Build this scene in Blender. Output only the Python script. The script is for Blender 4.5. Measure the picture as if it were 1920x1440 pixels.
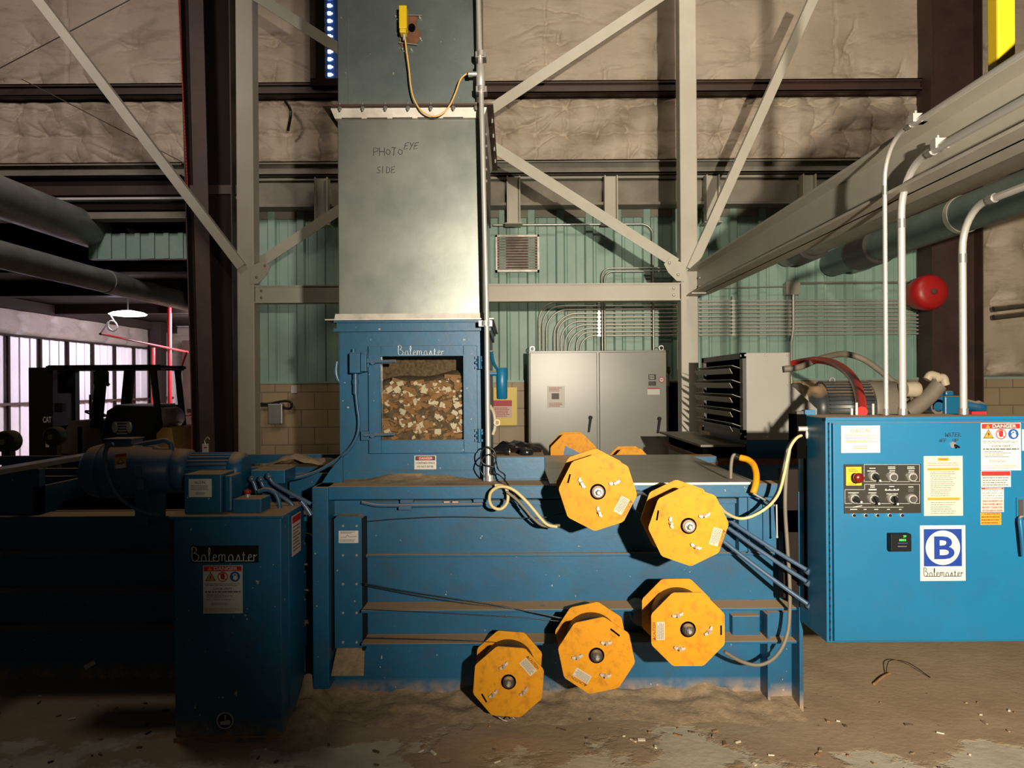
import bpy, math, random
import numpy as np
from mathutils import Vector, Matrix, noise
from math import radians, sin, cos, pi, sqrt

for o in list(bpy.data.objects): bpy.data.objects.remove(o, do_unlink=True)
scene = bpy.context.scene
COL = scene.collection
random.seed(7)

# ------------------------------------------------------------------ camera
F = 1442.0; H = 1.5; ROLL = radians(0.38)
cr, sr = cos(ROLL), sin(ROLL)
cam_d = bpy.data.cameras.new('camera'); cam = bpy.data.objects.new('camera', cam_d); COL.objects.link(cam)
cam_d.sensor_width = 36; cam_d.lens = F/1920*36
cam_d.clip_end = 200
cam.matrix_world = Matrix.Translation((0, 0, H)) @ Matrix.Rotation(pi/2, 4, 'X') @ Matrix.Rotation(-ROLL, 4, 'Z')
scene.camera = cam
scene.view_settings.view_transform = 'Standard'; scene.view_settings.look = 'None'
scene.view_settings.gamma = 1.0; scene.view_settings.use_curve_mapping = False
scene.view_settings.exposure = 0.0

# ------------------------------------------------------------------ world and lights
w = bpy.data.worlds.new('world'); scene.world = w; w.use_nodes = True
w.node_tree.nodes['Background'].inputs[0].default_value = (0.80, 0.78, 0.72, 1)
w.node_tree.nodes['Background'].inputs[1].default_value = 0.026

def light(name, kind, loc, energy, color=(1, 1, 1), target=None, size=0.1, spot=None, blend=0.5, size_y=None):
    l = bpy.data.lights.new(name, kind); o = bpy.data.objects.new(name, l); COL.objects.link(o)
    o.location = loc; l.energy = energy; l.color = color
    if kind == 'AREA':
        l.size = size
        if size_y: l.shape = 'RECTANGLE'; l.size_y = size_y
    else: l.shadow_soft_size = size
    if kind == 'SPOT': l.spot_size = radians(spot); l.spot_blend = blend
    if target:
        dv = Vector(target)-Vector(loc); o.rotation_euler = dv.to_track_quat('-Z', 'Y').to_euler()
    return o
# the work light behind and to the right of the photographer
light('work_light', 'SPOT', (0.90, -1.5, 1.88), 2650, (1.0, 0.88, 0.70), target=(2.6, 5.5, 2.62), size=0.04, spot=88, blend=1.0)
# weak high-bay lamps over the hall, and one added fill spot
light('high_bay_and_fill_light', 'SPOT', (1.4, 3.4, 6.9), 620, (1.0, 0.85, 0.66), target=(1.4, 9.0, 4.0), size=0.5, spot=95, blend=1.0)
light('high_bay_and_fill_light', 'SPOT', (-3.6, 2.6, 6.2), 800, (1.0, 0.86, 0.76), target=(-5.4, 8.6, 4.1), size=0.5, spot=74, blend=1.0)
light('high_bay_and_fill_light', 'SPOT', (-2.4, 4.4, 6.8), 90, (1.0, 0.9, 0.8), target=(-1.75, 3.9, 1.1), size=0.4, spot=34, blend=1.0)  # added narrow spot that brightens the motor and console top
# lamps in the rear room seen through the opening
light('rear_room_light', 'AREA', (-6.2, 16.5, 3.0), 620, (0.93, 0.84, 1.0), target=(-9.6, 17.5, 0.8), size=1.5)
light('rear_room_light', 'AREA', (-7.8, 18.5, 3.0), 60, (1.0, 0.9, 0.85), target=(-7.8, 22.0, 1.2), size=1.0)

# ------------------------------------------------------------------ helpers
def P(px, py, d):
    u = px-960; v = py-720
    return Vector(((u*cr-v*sr)*d/F, d, H-(u*sr+v*cr)*d/F))
def rect(x0, y0, x1, y1, d):
    c = P((x0+x1)/2, (y0+y1)/2, d); hw = abs(x1-x0)/2*d/F; hh = abs(y1-y0)/2*d/F
    return c.x-hw, c.x+hw, c.z-hh, c.z+hh
V = Vector
class Fr:
    """a local plane: u to the right, v up, w out towards the viewer"""
    def __init__(s, o, r=(1, 0, 0), u=(0, 0, 1)):
        s.o = V(o); s.r = V(r).normalized(); s.u = V(u).normalized(); s.n = s.r.cross(s.u)
    def p(s, a, b, c=0): return s.o+s.r*a+s.u*b+s.n*c
    def rot(s, deg, a=0, b=0, c=0):
        t = radians(deg); return Fr(s.p(a, b, c), s.r*cos(t)-s.u*sin(t), s.r*sin(t)+s.u*cos(t))
def front(x, z, y): return Fr((x, y, z))     # normal = (1,0,0)x(0,0,1) = (0,-1,0): faces the viewer

_tcache = {}
def glyphs(s, bold):
    k = (s, bold)
    if k not in _tcache:
        c = bpy.data.curves.new('t', 'FONT'); c.body = s; c.size = 1; c.offset = 0.02 if bold else 0
        c.align_x = 'CENTER'; c.align_y = 'CENTER'; c.resolution_u = 3
        o = bpy.data.objects.new('t', c); COL.objects.link(o)
        dg = bpy.context.evaluated_depsgraph_get(); me = bpy.data.meshes.new_from_object(o.evaluated_get(dg))
        vs = [v.co.copy() for v in me.vertices]; fs = [tuple(p.vertices) for p in me.polygons]
        bpy.data.objects.remove(o); bpy.data.curves.remove(c); bpy.data.meshes.remove(me)
        _tcache[k] = (vs, fs)
    return _tcache[k]

class MB:
    def __init__(s): s.v = []; s.f = []; s.m = []; s.sm = []; s.mats = []
    def mi(s, mat):
        if mat not in s.mats: s.mats.append(mat)
        return s.mats.index(mat)
    def add(s, vs, fs, mat, smooth=False):
        b = len(s.v); s.v += [tuple(v) for v in vs]; k = s.mi(mat)
        for f in fs: s.f.append([b+i for i in f]); s.m.append(k); s.sm.append(smooth)
        return s
    def box(s, x0, x1, y0, y1, z0, z1, mat):
        if x0 > x1: x0, x1 = x1, x0
        if y0 > y1: y0, y1 = y1, y0
        if z0 > z1: z0, z1 = z1, z0
        vs = [(x, y, z) for z in (z0, z1) for y in (y0, y1) for x in (x0, x1)]
        return s.add(vs, [(0, 2, 3, 1), (4, 5, 7, 6), (0, 1, 5, 4), (2, 6, 7, 3), (0, 4, 6, 2), (1, 3, 7, 5)], mat)
    def obox(s, c, a, b, d, mat):
        c, a, b, d = V(c), V(a), V(b), V(d)
        if a.cross(b).dot(d) < 0: a = -a
        vs = [c+a*i+b*j+d*k for k in (-1, 1) for j in (-1, 1) for i in (-1, 1)]
        return s.add(vs, [(0, 2, 3, 1), (4, 5, 7, 6), (0, 1, 5, 4), (2, 6, 7, 3), (0, 4, 6, 2), (1, 3, 7, 5)], mat)
    def bar(s, p0, p1, w, h, mat, up=(0, 0, 1)):
        p0, p1 = V(p0), V(p1); t = (p1-p0).normalized(); sd = t.cross(V(up)).normalized(); u = sd.cross(t)
        return s.obox((p0+p1)/2, (p1-p0)/2, sd*w/2, u*h/2, mat)
    def pbox(s, fr, u0, u1, v0, v1, w0, w1, mat):
        return s.obox(fr.p((u0+u1)/2, (v0+v1)/2, (w0+w1)/2), fr.r*abs(u1-u0)/2, fr.u*abs(v1-v0)/2, fr.n*abs(w1-w0)/2, mat)
    def poly(s, fr, pts, w0, w1, mat, sidemat=None):
        n = len(pts)
        ar = sum(pts[i][0]*pts[(i+1) % n][1]-pts[(i+1) % n][0]*pts[i][1] for i in range(n))
        if ar < 0: pts = pts[::-1]
        if w0 > w1: w0, w1 = w1, w0
        vs = [fr.p(a, b, w0) for a, b in pts]+[fr.p(a, b, w1) for a, b in pts]
        s.add(vs, [list(range(n, 2*n)), list(range(n))[::-1]], mat)
        s.add(vs, [(i, (i+1) % n, n+(i+1) % n, n+i) for i in range(n)], sidemat or mat)
        return s
    def disc(s, fr, a, b, r, w0, w1, mat, n=24, r2=None, ph=0, ry=None):
        ry = ry or r
        return s.poly(fr, [(a+r*cos(2*pi*i/n+ph), b+ry*sin(2*pi*i/n+ph)) for i in range(n)], w0, w1, mat)
    def ring(s, fr, a, b, r0, r1, w0, w1, mat, n=28, a0=0, a1=2*pi):
        full = abs(a1-a0-2*pi) < 1e-6; k = n if full else n+1; vs = []
        for i in range(k):
            t = a0+(a1-a0)*i/n
            for (r, w_) in ((r0, w0), (r1, w0), (r1, w1), (r0, w1)): vs.append(fr.p(a+r*cos(t), b+r*sin(t), w_))
        fs = []
        for i in range(n):
            j = (i+1) % k
            for q in range(4): q2 = (q+1) % 4; fs.append((4*i+q, 4*j+q, 4*j+q2, 4*i+q2))
        if not full: fs += [(0, 1, 2, 3), (4*k-1, 4*k-2, 4*k-3, 4*k-4)]
        return s.add(vs, fs, mat)
    def rings(s, cs, mat, cap=True, smooth=True):
        """loft: list of (centre, list of points)"""
        n = len(cs[0]); vs = [p for c in cs for p in c]; fs = []
        for i in range(len(cs)-1):
            for j in range(n): fs.append((i*n+j, i*n+(j+1) % n, (i+1)*n+(j+1) % n, (i+1)*n+j))
        s.add(vs, fs, mat, smooth)
        if cap:
            s.add(cs[0], [list(range(n))[::-1]], mat); s.add(cs[-1], [list(range(n))], mat)
        return s
    def lathe(s, p0, p1, prof, mat, n=28, smooth=True):
        """prof: (t along p0-p1 in metres, radius)"""
        p0, p1 = V(p0), V(p1); t = (p1-p0).normalized(); a = t.orthogonal().normalized(); b = t.cross(a)
        cs = [[p0+t*h+a*(r*cos(2*pi*i/n))+b*(r*sin(2*pi*i/n)) for i in range(n)] for h, r in prof]
        return s.rings(cs, mat, True, smooth)
    def cyl(s, p0, p1, r, mat, n=16, r2=None, smooth=True):
        L = (V(p1)-V(p0)).length
        return s.lathe(p0, p1, [(0, r), (L, r if r2 is None else r2)], mat, n, smooth)
    def tube(s, pts, r, mat, n=10, sub=6, curve=True):
        pts = [V(p) for p in pts]
        if curve and len(pts) > 2:
            q = [pts[0]*2-pts[1]]+pts+[pts[-1]*2-pts[-2]]; out = []
            for i in range(1, len(q)-2):
                for k in range(sub):
                    t = k/sub; a, b, c, d = q[i-1], q[i], q[i+1], q[i+2]
                    out.append(0.5*((2*b)+(c-a)*t+(2*a-5*b+4*c-d)*t*t+(3*b-a-3*c+d)*t*t*t))
            out.append(pts[-1]); pts = out
        t0 = (pts[1]-pts[0]).normalized(); a = t0.orthogonal().normalized(); cs = []
        for i, p in enumerate(pts):
            t = (pts[min(i+1, len(pts)-1)]-pts[max(i-1, 0)]).normalized()
            a = (a-t*a.dot(t)).normalized(); b = t.cross(a)
            rr = r(i/(len(pts)-1)) if callable(r) else r
            cs.append([p+a*(rr*cos(2*pi*k/n))+b*(rr*sin(2*pi*k/n)) for k in range(n)])
        return s.rings(cs, mat)
    def ball(s, c, r, mat, n=14, m=8, sc=(1, 1, 1)):
        c = V(c); cs = []
        for i in range(m+1):
            t = pi*i/m; rr = max(sin(t), 0.02)
            cs.append([c+V((r*sc[0]*rr*cos(2*pi*k/n), r*sc[1]*rr*sin(2*pi*k/n), -r*sc[2]*cos(t))) for k in range(n)])
        return s.rings(cs, mat)
    def text(s, fr, txt, a, b, h, mat, w=0.0006, width=None, bold=True, deg=0):
        """h = capital height; fitted to width when given"""
        vs, fs = glyphs(txt, bold)
        if not vs: return s
        k = h/0.7; xs = [v.x for v in vs]; W = (max(xs)-min(xs))*k; kx = k*(width/W if width else 1)
        mx = (max(xs)+min(xs))/2; ys = [v.y for v in vs]; my = (max(ys)+min(ys))/2
        f2 = fr.rot(-deg, a, b, w)
        return s.add([f2.p((v.x-mx)*kx, (v.y-my)*k, 0) for v in vs], fs, mat)
    def lines(s, fr, u0, u1, v0, v1, n, mat, w=0.0006, seed=1, fill=0.45, ragged=0.3):
        rr = random.Random(seed); st = (v1-v0)/n
        for i in range(n):
            y = v1-st*(i+0.5); x = u0; end = u1-(u1-u0)*ragged*rr.random()
            while x < end-0.001:
                L = min((u1-u0)*rr.uniform(0.05, 0.16), end-x); s.quad(fr, x, x+L, y-st*fill/2, y+st*fill/2, w, mat); x += L+(u1-u0)*0.018
        return s
    def quad(s, fr, u0, u1, v0, v1, w, mat):
        return s.add([fr.p(u0, v0, w), fr.p(u1, v0, w), fr.p(u1, v1, w), fr.p(u0, v1, w)], [(0, 1, 2, 3)], mat)
    def bolt(s, p, n, r, mat, h=None):
        p = V(p); n = V(n).normalized(); h = h or r*0.8
        return s.lathe(p-n*0.002, p+n, [(0, r), (0.002+h*0.7, r), (0.002+h, r*0.6)], mat, 6, False)
    def build(s, name, parent=None, bevel=0, label=None, cat=None, group=None, kind=None, seg=2):
        me = bpy.data.meshes.new(name); O = V((0, 0, 0))
        if parent is not None:
            r = parent
            while r.parent: r = r.parent
            O = r.location.copy()
        else:
            a = np.array(s.v); O = V(((a[:, 0].min()+a[:, 0].max())/2, (a[:, 1].min()+a[:, 1].max())/2, a[:, 2].min()))
            if kind == 'structure': O = V((0, 0, 0))
        me.from_pydata([tuple(V(v)-O) for v in s.v], [], s.f)
        for m in s.mats: me.materials.append(m)
        me.polygons.foreach_set('material_index', s.m); me.polygons.foreach_set('use_smooth', s.sm); me.update()
        o = bpy.data.objects.new(name, me); COL.objects.link(o)
        if parent is not None: o.parent = parent
        else: o.location = O
        if bevel:
            md = o.modifiers.new('bevel', 'BEVEL'); md.width = bevel; md.segments = seg; md.limit_method = 'ANGLE'; md.angle_limit = radians(40)
        tag(o, label, cat, group, kind); return o
def tag(o, label=None, cat=None, group=None, kind=None):
    if label: o['label'] = label
    if cat: o['category'] = cat
    if group: o['group'] = group
    if kind: o['kind'] = kind
    return o
def thing(name, loc, label, cat, group=None):
    o = bpy.data.objects.new(name, None); COL.objects.link(o); o.location = loc; o.empty_display_size = 0.1
    return tag(o, label, cat, group)

# ------------------------------------------------------------------ materials
def srgb(r, g, b):
    f = lambda c: (c/255/12.92) if c/255 <= 0.04045 else ((c/255+0.055)/1.055)**2.4
    return (f(r), f(g), f(b), 1)
def N(nt, t, **k):
    n = nt.nodes.new(t)
    for a, b in k.items():
        if a in n.inputs: n.inputs[a].default_value = b
        else: setattr(n, a, b)
    return n
def mixc(nt, fac, a, b):
    m = nt.nodes.new('ShaderNodeMix'); m.data_type = 'RGBA'
    for sock, val in ((0, fac), (6, a), (7, b)):
        if isinstance(val, bpy.types.NodeSocket): nt.links.new(val, m.inputs[sock])
        else: m.inputs[sock].default_value = val
    return m.outputs[2]
def mth(nt, op, a, b=0.0, clamp=False):
    m = nt.nodes.new('ShaderNodeMath'); m.operation = op; m.use_clamp = clamp
    for i, val in enumerate((a, b)):
        if isinstance(val, bpy.types.NodeSocket): nt.links.new(val, m.inputs[i])
        else: m.inputs[i].default_value = val
    return m.outputs[0]
def ramp(nt, sock, a, b, lo=0.0, hi=1.0):
    m = nt.nodes.new('ShaderNodeMapRange'); m.clamp = True
    nt.links.new(sock, m.inputs[0]); m.inputs[1].default_value = a; m.inputs[2].default_value = b; m.inputs[3].default_value = lo; m.inputs[4].default_value = hi
    return m.outputs[0]
def nz(nt, scale, detail=4, rough=0.55, stretch=None, world=True):
    g = nt.nodes.new('ShaderNodeNewGeometry'); n = nt.nodes.new('ShaderNodeTexNoise')
    src = g.outputs['Position']
    if stretch:
        mp = nt.nodes.new('ShaderNodeMapping'); mp.inputs['Scale'].default_value = stretch; nt.links.new(src, mp.inputs[0]); src = mp.outputs[0]
    nt.links.new(src, n.inputs['Vector']); n.inputs['Scale'].default_value = scale; n.inputs['Detail'].default_value = detail; n.inputs['Roughness'].default_value = rough
    return n.outputs['Fac']
DUST = srgb(184, 150, 110)
def mat(name, col, rough=0.5, metal=0.0, var=0.0, vscale=4, dust=0.0, chips=0.0, bump=0.0, bscale=60, emit=None, estr=0, stretch=None, spec=None, grime=0.0, col2=None, low=0.0, gcol=None):
    m = bpy.data.materials.new(name); m.use_nodes = True; nt = m.node_tree; b = nt.nodes['Principled BSDF']
    c = col; rsock = None
    if col2 is not None or var:
        n1 = nz(nt, vscale, 5, 0.6, stretch)
        c2 = col2 if col2 is not None else tuple([x*(1-var) for x in col[:3]]+[1])
        c = mixc(nt, ramp(nt, n1, 0.35, 0.68), col, c2)
    if chips:
        n2 = nz(nt, 42, 2, 0.5); c = mixc(nt, ramp(nt, n2, 0.74-chips*0.03, 0.76-chips*0.03), c, srgb(175, 165, 150))
    if grime:
        n4 = nz(nt, 9 if gcol is None else 26, 5, 0.65); c = mixc(nt, mth(nt, 'MULTIPLY', ramp(nt, n4, 0.50, 0.72), grime), c, gcol or srgb(70, 56, 42))
    g = nt.nodes.new('ShaderNodeNewGeometry'); sp = nt.nodes.new('ShaderNodeSeparateXYZ')
    fac = None
    if dust:
        nt.links.new(g.outputs['Normal'], sp.inputs[0])
        up = ramp(nt, sp.outputs['Z'], 0.45, 0.9)
        n3 = nz(nt, 11, 5, 0.6)
        fac = mth(nt, 'MULTIPLY', up, ramp(nt, n3, 0.30-0.1*dust, 0.62-0.25*dust), True)
    if low:
        sp2 = nt.nodes.new('ShaderNodeSeparateXYZ'); nt.links.new(g.outputs['Position'], sp2.inputs[0])
        n5 = nz(nt, 14, 6, 0.65)
        hgt = mth(nt, 'MULTIPLY', ramp(nt, sp2.outputs['Z'], 0.02, low, 1, 0), ramp(nt, n5, 0.30, 0.60, 0.05, 0.9), True)
        fac = hgt if fac is None else mth(nt, 'MAXIMUM', fac, hgt)
    if fac is not None:
        c = mixc(nt, fac, c, DUST); rsock = ramp(nt, fac, 0, 1, rough, 0.95)
        if metal: nt.links.new(ramp(nt, fac, 0, 1, metal, 0), b.inputs['Metallic'])
    if isinstance(c, bpy.types.NodeSocket): nt.links.new(c, b.inputs['Base Color'])
    else: b.inputs['Base Color'].default_value = c
    if rsock is not None: nt.links.new(rsock, b.inputs['Roughness'])
    elif var and metal:
        nt.links.new(ramp(nt, nz(nt, vscale*1.7, 4), 0.3, 0.7, rough*0.8, min(rough*1.25, 1)), b.inputs['Roughness'])
    else: b.inputs['Roughness'].default_value = rough
    if not (metal and fac is not None): b.inputs['Metallic'].default_value = metal
    if spec is not None: b.inputs['Specular IOR Level'].default_value = spec
    if bump:
        bp = nt.nodes.new('ShaderNodeBump'); bp.inputs['Strength'].default_value = 1.0; bp.inputs['Distance'].default_value = bump
        nt.links.new(nz(nt, bscale, 5, 0.6, stretch), bp.inputs['Height']); nt.links.new(bp.outputs[0], b.inputs['Normal'])
    if emit: b.inputs['Emission Color'].default_value = emit; b.inputs['Emission Strength'].default_value = estr
    return m
M = {}
BLUE = (0.005, 0.110, 0.235, 1); BLUE2 = (0.005, 0.080, 0.165, 1)
M['blue'] = mat('blue paint', BLUE, 0.42, col2=BLUE2, vscale=2.2, dust=1, chips=0.12, bump=0.0006, bscale=25, grime=0.25)
M['blue_low'] = mat('blue paint dusted at the floor', BLUE, 0.45, col2=BLUE2, vscale=2.2, dust=1, chips=0.2, bump=0.0006, bscale=25, grime=0.3, low=0.10)
M['blue_box'] = mat('bright blue enamel', (0.005, 0.140, 0.285, 1), 0.4, col2=(0.005, 0.118, 0.245, 1), vscale=1.6, dust=0.8, grime=0.08)
M['blue_bare'] = mat('blue paint plain', BLUE, 0.45, col2=BLUE2, vscale=8, dust=0.5, grime=0.15)
M['blue_conduit'] = mat('blue painted conduit', (0.03, 0.10, 0.20, 1), 0.4, dust=0.8)
M['steelblue'] = mat('grey blue painted conduit', (0.10, 0.17, 0.27, 1), 0.32, metal=0.25, var=0.3)
M['yellow'] = mat('yellow spool paint', (0.68, 0.29, 0.006, 1), 0.55, col2=(0.66, 0.27, 0.008, 1), vscale=11, grime=0.6, gcol=(0.30, 0.11, 0.008, 1), bump=0.0004, bscale=18, spec=0.25)
M['yellow_edge'] = mat('yellow edge', (0.55, 0.30, 0.01, 1), 0.5)
M['safety'] = mat('safety yellow', (0.66, 0.46, 0.01, 1), 0.4)
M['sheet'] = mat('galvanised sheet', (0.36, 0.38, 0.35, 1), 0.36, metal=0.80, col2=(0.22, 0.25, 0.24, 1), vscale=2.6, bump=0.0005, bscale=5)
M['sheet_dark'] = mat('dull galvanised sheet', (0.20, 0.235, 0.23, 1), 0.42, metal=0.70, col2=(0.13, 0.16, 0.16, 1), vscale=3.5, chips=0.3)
M['plate'] = mat('dusty zinc plate', (0.46, 0.43, 0.37, 1), 0.34, metal=0.4, col2=(0.34, 0.31, 0.26, 1), vscale=3)
M['galv'] = mat('galvanised conduit', (0.66, 0.64, 0.60, 1), 0.34, metal=0.55)
M['galv_dull'] = mat('dull galvanised conduit', (0.42, 0.41, 0.38, 1), 0.38, metal=0.75)
M['galv_wall'] = mat('weathered conduit', (0.50, 0.48, 0.43, 1), 0.4, metal=0.35)
M['zinc'] = mat('zinc flange', (0.62, 0.58, 0.52, 1), 0.45, metal=0.35, var=0.25, vscale=8, grime=0.3)
M['chrome'] = mat('bright bolt', (0.72, 0.71, 0.68, 1), 0.28, metal=0.7)
M['rust'] = mat('rusted steel', (0.16, 0.065, 0.03, 1), 0.8, var=0.5, vscale=20)
M['grey'] = mat('grey beige frame paint', (0.46, 0.435, 0.365, 1), 0.5, col2=(0.40, 0.375, 0.31, 1), vscale=2.5, bump=0.0003, bscale=20)
M['grey_dark'] = mat('dusty header steel', (0.25, 0.225, 0.18, 1), 0.65, var=0.35, vscale=3)
M['brown'] = mat('red brown primer', (0.060, 0.030, 0.022, 1), 0.55, var=0.4, vscale=3)
M['brown_dark'] = mat('dark brown primer', (0.018, 0.012, 0.010, 1), 0.7, spec=0.1)
M['teal'] = mat('teal panel', (0.27, 0.41, 0.345, 1), 0.45, col2=(0.225, 0.355, 0.30, 1), vscale=3, grime=0.08)
M['cab'] = mat('grey cabinet enamel', (0.215, 0.215, 0.180, 1), 0.30, col2=(0.195, 0.195, 0.165, 1), vscale=1.2)
M['cooler'] = mat('light grey cooler paint', (0.33, 0.32, 0.285, 1), 0.45, var=0.08, vscale=3, dust=0.5)
M['gunmetal'] = mat('dark grey louver paint', (0.055, 0.050, 0.043, 1), 0.45, dust=0.3)
M['louver'] = mat('louver blade', (0.33, 0.30, 0.25, 1), 0.4)
M['black'] = mat('black', (0.006, 0.006, 0.006, 1), 0.5, spec=0.2)
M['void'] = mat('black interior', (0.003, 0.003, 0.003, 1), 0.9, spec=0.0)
M['blackgloss'] = mat('black rubber', (0.010, 0.010, 0.010, 1), 0.3)
M['panel'] = mat('black panel', (0.022, 0.018, 0.013, 1), 0.42)
M['motor'] = mat('dark motor paint', (0.035, 0.042, 0.045, 1), 0.38, dust=0.7)
M['duct'] = mat('grey wrapped pipe', (0.34, 0.36, 0.36, 1), 0.4, metal=0.15, var=0.3, vscale=3)
M['pipe_beige'] = mat('beige pipe', (0.28, 0.25, 0.20, 1), 0.4, metal=0.2, var=0.2)
M['pipe_teal'] = mat('green grey pipe', (0.13, 0.19, 0.165, 1), 0.45, var=0.2)
M['red'] = mat('red paint', (0.42, 0.012, 0.012, 1), 0.4)
M['redhose'] = mat('red hose', (0.50, 0.025, 0.022, 1), 0.33)
M['greyhose'] = mat('grey hose', (0.20, 0.17, 0.13, 1), 0.6, var=0.2)
M['cream'] = mat('cream cable', (0.62, 0.50, 0.24, 1), 0.45)
M['yellowcord'] = mat('yellow cord', (0.70, 0.42, 0.12, 1), 0.4)
M['white'] = mat('white label', (0.58, 0.56, 0.51, 1), 0.45)
M['paper'] = mat('cream paper', (0.56, 0.49, 0.38, 1), 0.5)
M['pink'] = mat('faded pink label', (0.58, 0.44, 0.38, 1), 0.5)
M['ink'] = mat('black ink', (0.02, 0.018, 0.016, 1), 0.6)
M['greyink'] = mat('grey print', (0.14, 0.125, 0.11, 1), 0.6)
M['redink'] = mat('red print', (0.40, 0.015, 0.012, 1), 0.5)
M['fade'] = mat('faded print', (0.38, 0.20, 0.13, 1), 0.6)
M['orange'] = mat('orange print', (0.58, 0.25, 0.015, 1), 0.5)
M['brownink'] = mat('brown print', (0.20, 0.06, 0.005, 1), 0.5)
M['royal'] = mat('royal blue print', (0.004, 0.035, 0.25, 1), 0.45)
M['signblue'] = mat('blue pictogram', (0.01, 0.07, 0.30, 1), 0.45)
M['silver'] = mat('silver lettering', (0.55, 0.55, 0.52, 1), 0.4, metal=0.3)
M['marker'] = mat('marker pen', (0.015, 0.02, 0.03, 1), 0.6)
M['led'] = mat('green display', (0.0, 0.3, 0.0, 1), 0.5, emit=(0.1, 1.0, 0.1, 1), estr=1.6)
M['wood'] = mat('tan chip', (0.40, 0.21, 0.09, 1), 0.8, var=0.3, vscale=30)
M['chip_white'] = mat('pale chip', (0.75, 0.66, 0.52, 1), 0.8)
M['fines'] = mat('brown chip fines', (0.21, 0.145, 0.09, 1), 0.95, var=0.6, vscale=60, bump=0.006, bscale=70)
M['dust'] = mat('sawdust', (0.44, 0.315, 0.19, 1), 0.95, var=0.35, vscale=25, bump=0.004, bscale=60)
M['wire'] = mat('baling wire', (0.05, 0.05, 0.055, 1), 0.35, metal=0.8)
M['coil'] = mat('wire coil', (0.04, 0.034, 0.03, 1), 0.55, bump=0.003, bscale=120)
M['lampwhite'] = mat('lamp glow', (1, 1, 1, 1), 0.5, emit=(0.93, 0.88, 1, 1), estr=9)
M['forkyellow'] = mat('dull fork truck yellow', (0.30, 0.18, 0.03, 1), 0.5)
M['forktan'] = mat('dull fork truck body', (0.09, 0.07, 0.045, 1), 0.6)
M['tankgrey'] = mat('gas bottle', (0.22, 0.21, 0.17, 1), 0.35, metal=0.3)
M['whitepanel'] = mat('white rear wall sheet', (0.62, 0.58, 0.60, 1), 0.6, var=0.12, vscale=1)
M['pvc'] = mat('cream elbow', (0.50, 0.42, 0.30, 1), 0.45)

def insul_mat(name, a, b, c):
    m = bpy.data.materials.new(name); m.use_nodes = True; nt = m.node_tree; p = nt.nodes['Principled BSDF']
    n1 = nz(nt, 1.2, 5, 0.6); n2 = nz(nt, 3.0, 6, 0.7, (0.6, 1, 2.2))
    col = mixc(nt, ramp(nt, n1, 0.35, 0.65), a, b)
    col = mixc(nt, mth(nt, 'MULTIPLY', ramp(nt, n2, 0.52, 0.70), 0.55), col, c)
    nt.links.new(col, p.inputs['Base Color']); p.inputs['Roughness'].default_value = 0.55
    bp = nt.nodes.new('ShaderNodeBump'); bp.inputs['Distance'].default_value = 0.008
    nt.links.new(nz(nt, 9.0, 6, 0.62, (0.7, 1, 2.0)), bp.inputs['Height']); nt.links.new(bp.outputs[0], p.inputs['Normal'])
    return m
M['insul_rear_dim'] = insul_mat('insulation darkened for dim room', (0.20, 0.165, 0.135, 1), (0.16, 0.13, 0.105, 1), (0.10, 0.08, 0.065, 1))  # darker copy of the insulation, weaker rear light put into its colour
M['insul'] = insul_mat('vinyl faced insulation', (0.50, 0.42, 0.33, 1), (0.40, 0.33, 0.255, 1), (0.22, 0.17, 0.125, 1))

def block_mat():
    m = bpy.data.materials.new('tan block wall'); m.use_nodes = True; nt = m.node_tree; p = nt.nodes['Principled BSDF']
    g = nt.nodes.new('ShaderNodeNewGeometry'); sp = nt.nodes.new('ShaderNodeSeparateXYZ'); cb = nt.nodes.new('ShaderNodeCombineXYZ')
    nt.links.new(g.outputs['Position'], sp.inputs[0]); nt.links.new(sp.outputs['X'], cb.inputs[0]); nt.links.new(sp.outputs['Z'], cb.inputs[1])
    br = nt.nodes.new('ShaderNodeTexBrick'); nt.links.new(cb.outputs[0], br.inputs['Vector']); br.offset = 0.5
    br.inputs['Scale'].default_value = 1; br.inputs['Brick Width'].default_value = 0.305; br.inputs['Row Height'].default_value = 0.203
    br.inputs['Mortar Size'].default_value = 0.006; br.inputs['Color1'].default_value = (0.36, 0.27, 0.155, 1)
    br.inputs['Color2'].default_value = (0.33, 0.25, 0.15, 1); br.inputs['Mortar'].default_value = (0.20, 0.15, 0.095, 1)
    nt.links.new(mixc(nt, mth(nt, 'MULTIPLY', ramp(nt, nz(nt, 3, 5), 0.4, 0.7), 0.35), br.outputs['Color'], (0.22, 0.17, 0.11, 1)), p.inputs['Base Color'])
    p.inputs['Roughness'].default_value = 0.5
    bp = nt.nodes.new('ShaderNodeBump'); bp.inputs['Distance'].default_value = 0.004; bp.invert = True
    nt.links.new(br.outputs['Fac'], bp.inputs['Height']); nt.links.new(bp.outputs[0], p.inputs['Normal'])
    return m
M['block'] = block_mat()

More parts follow.
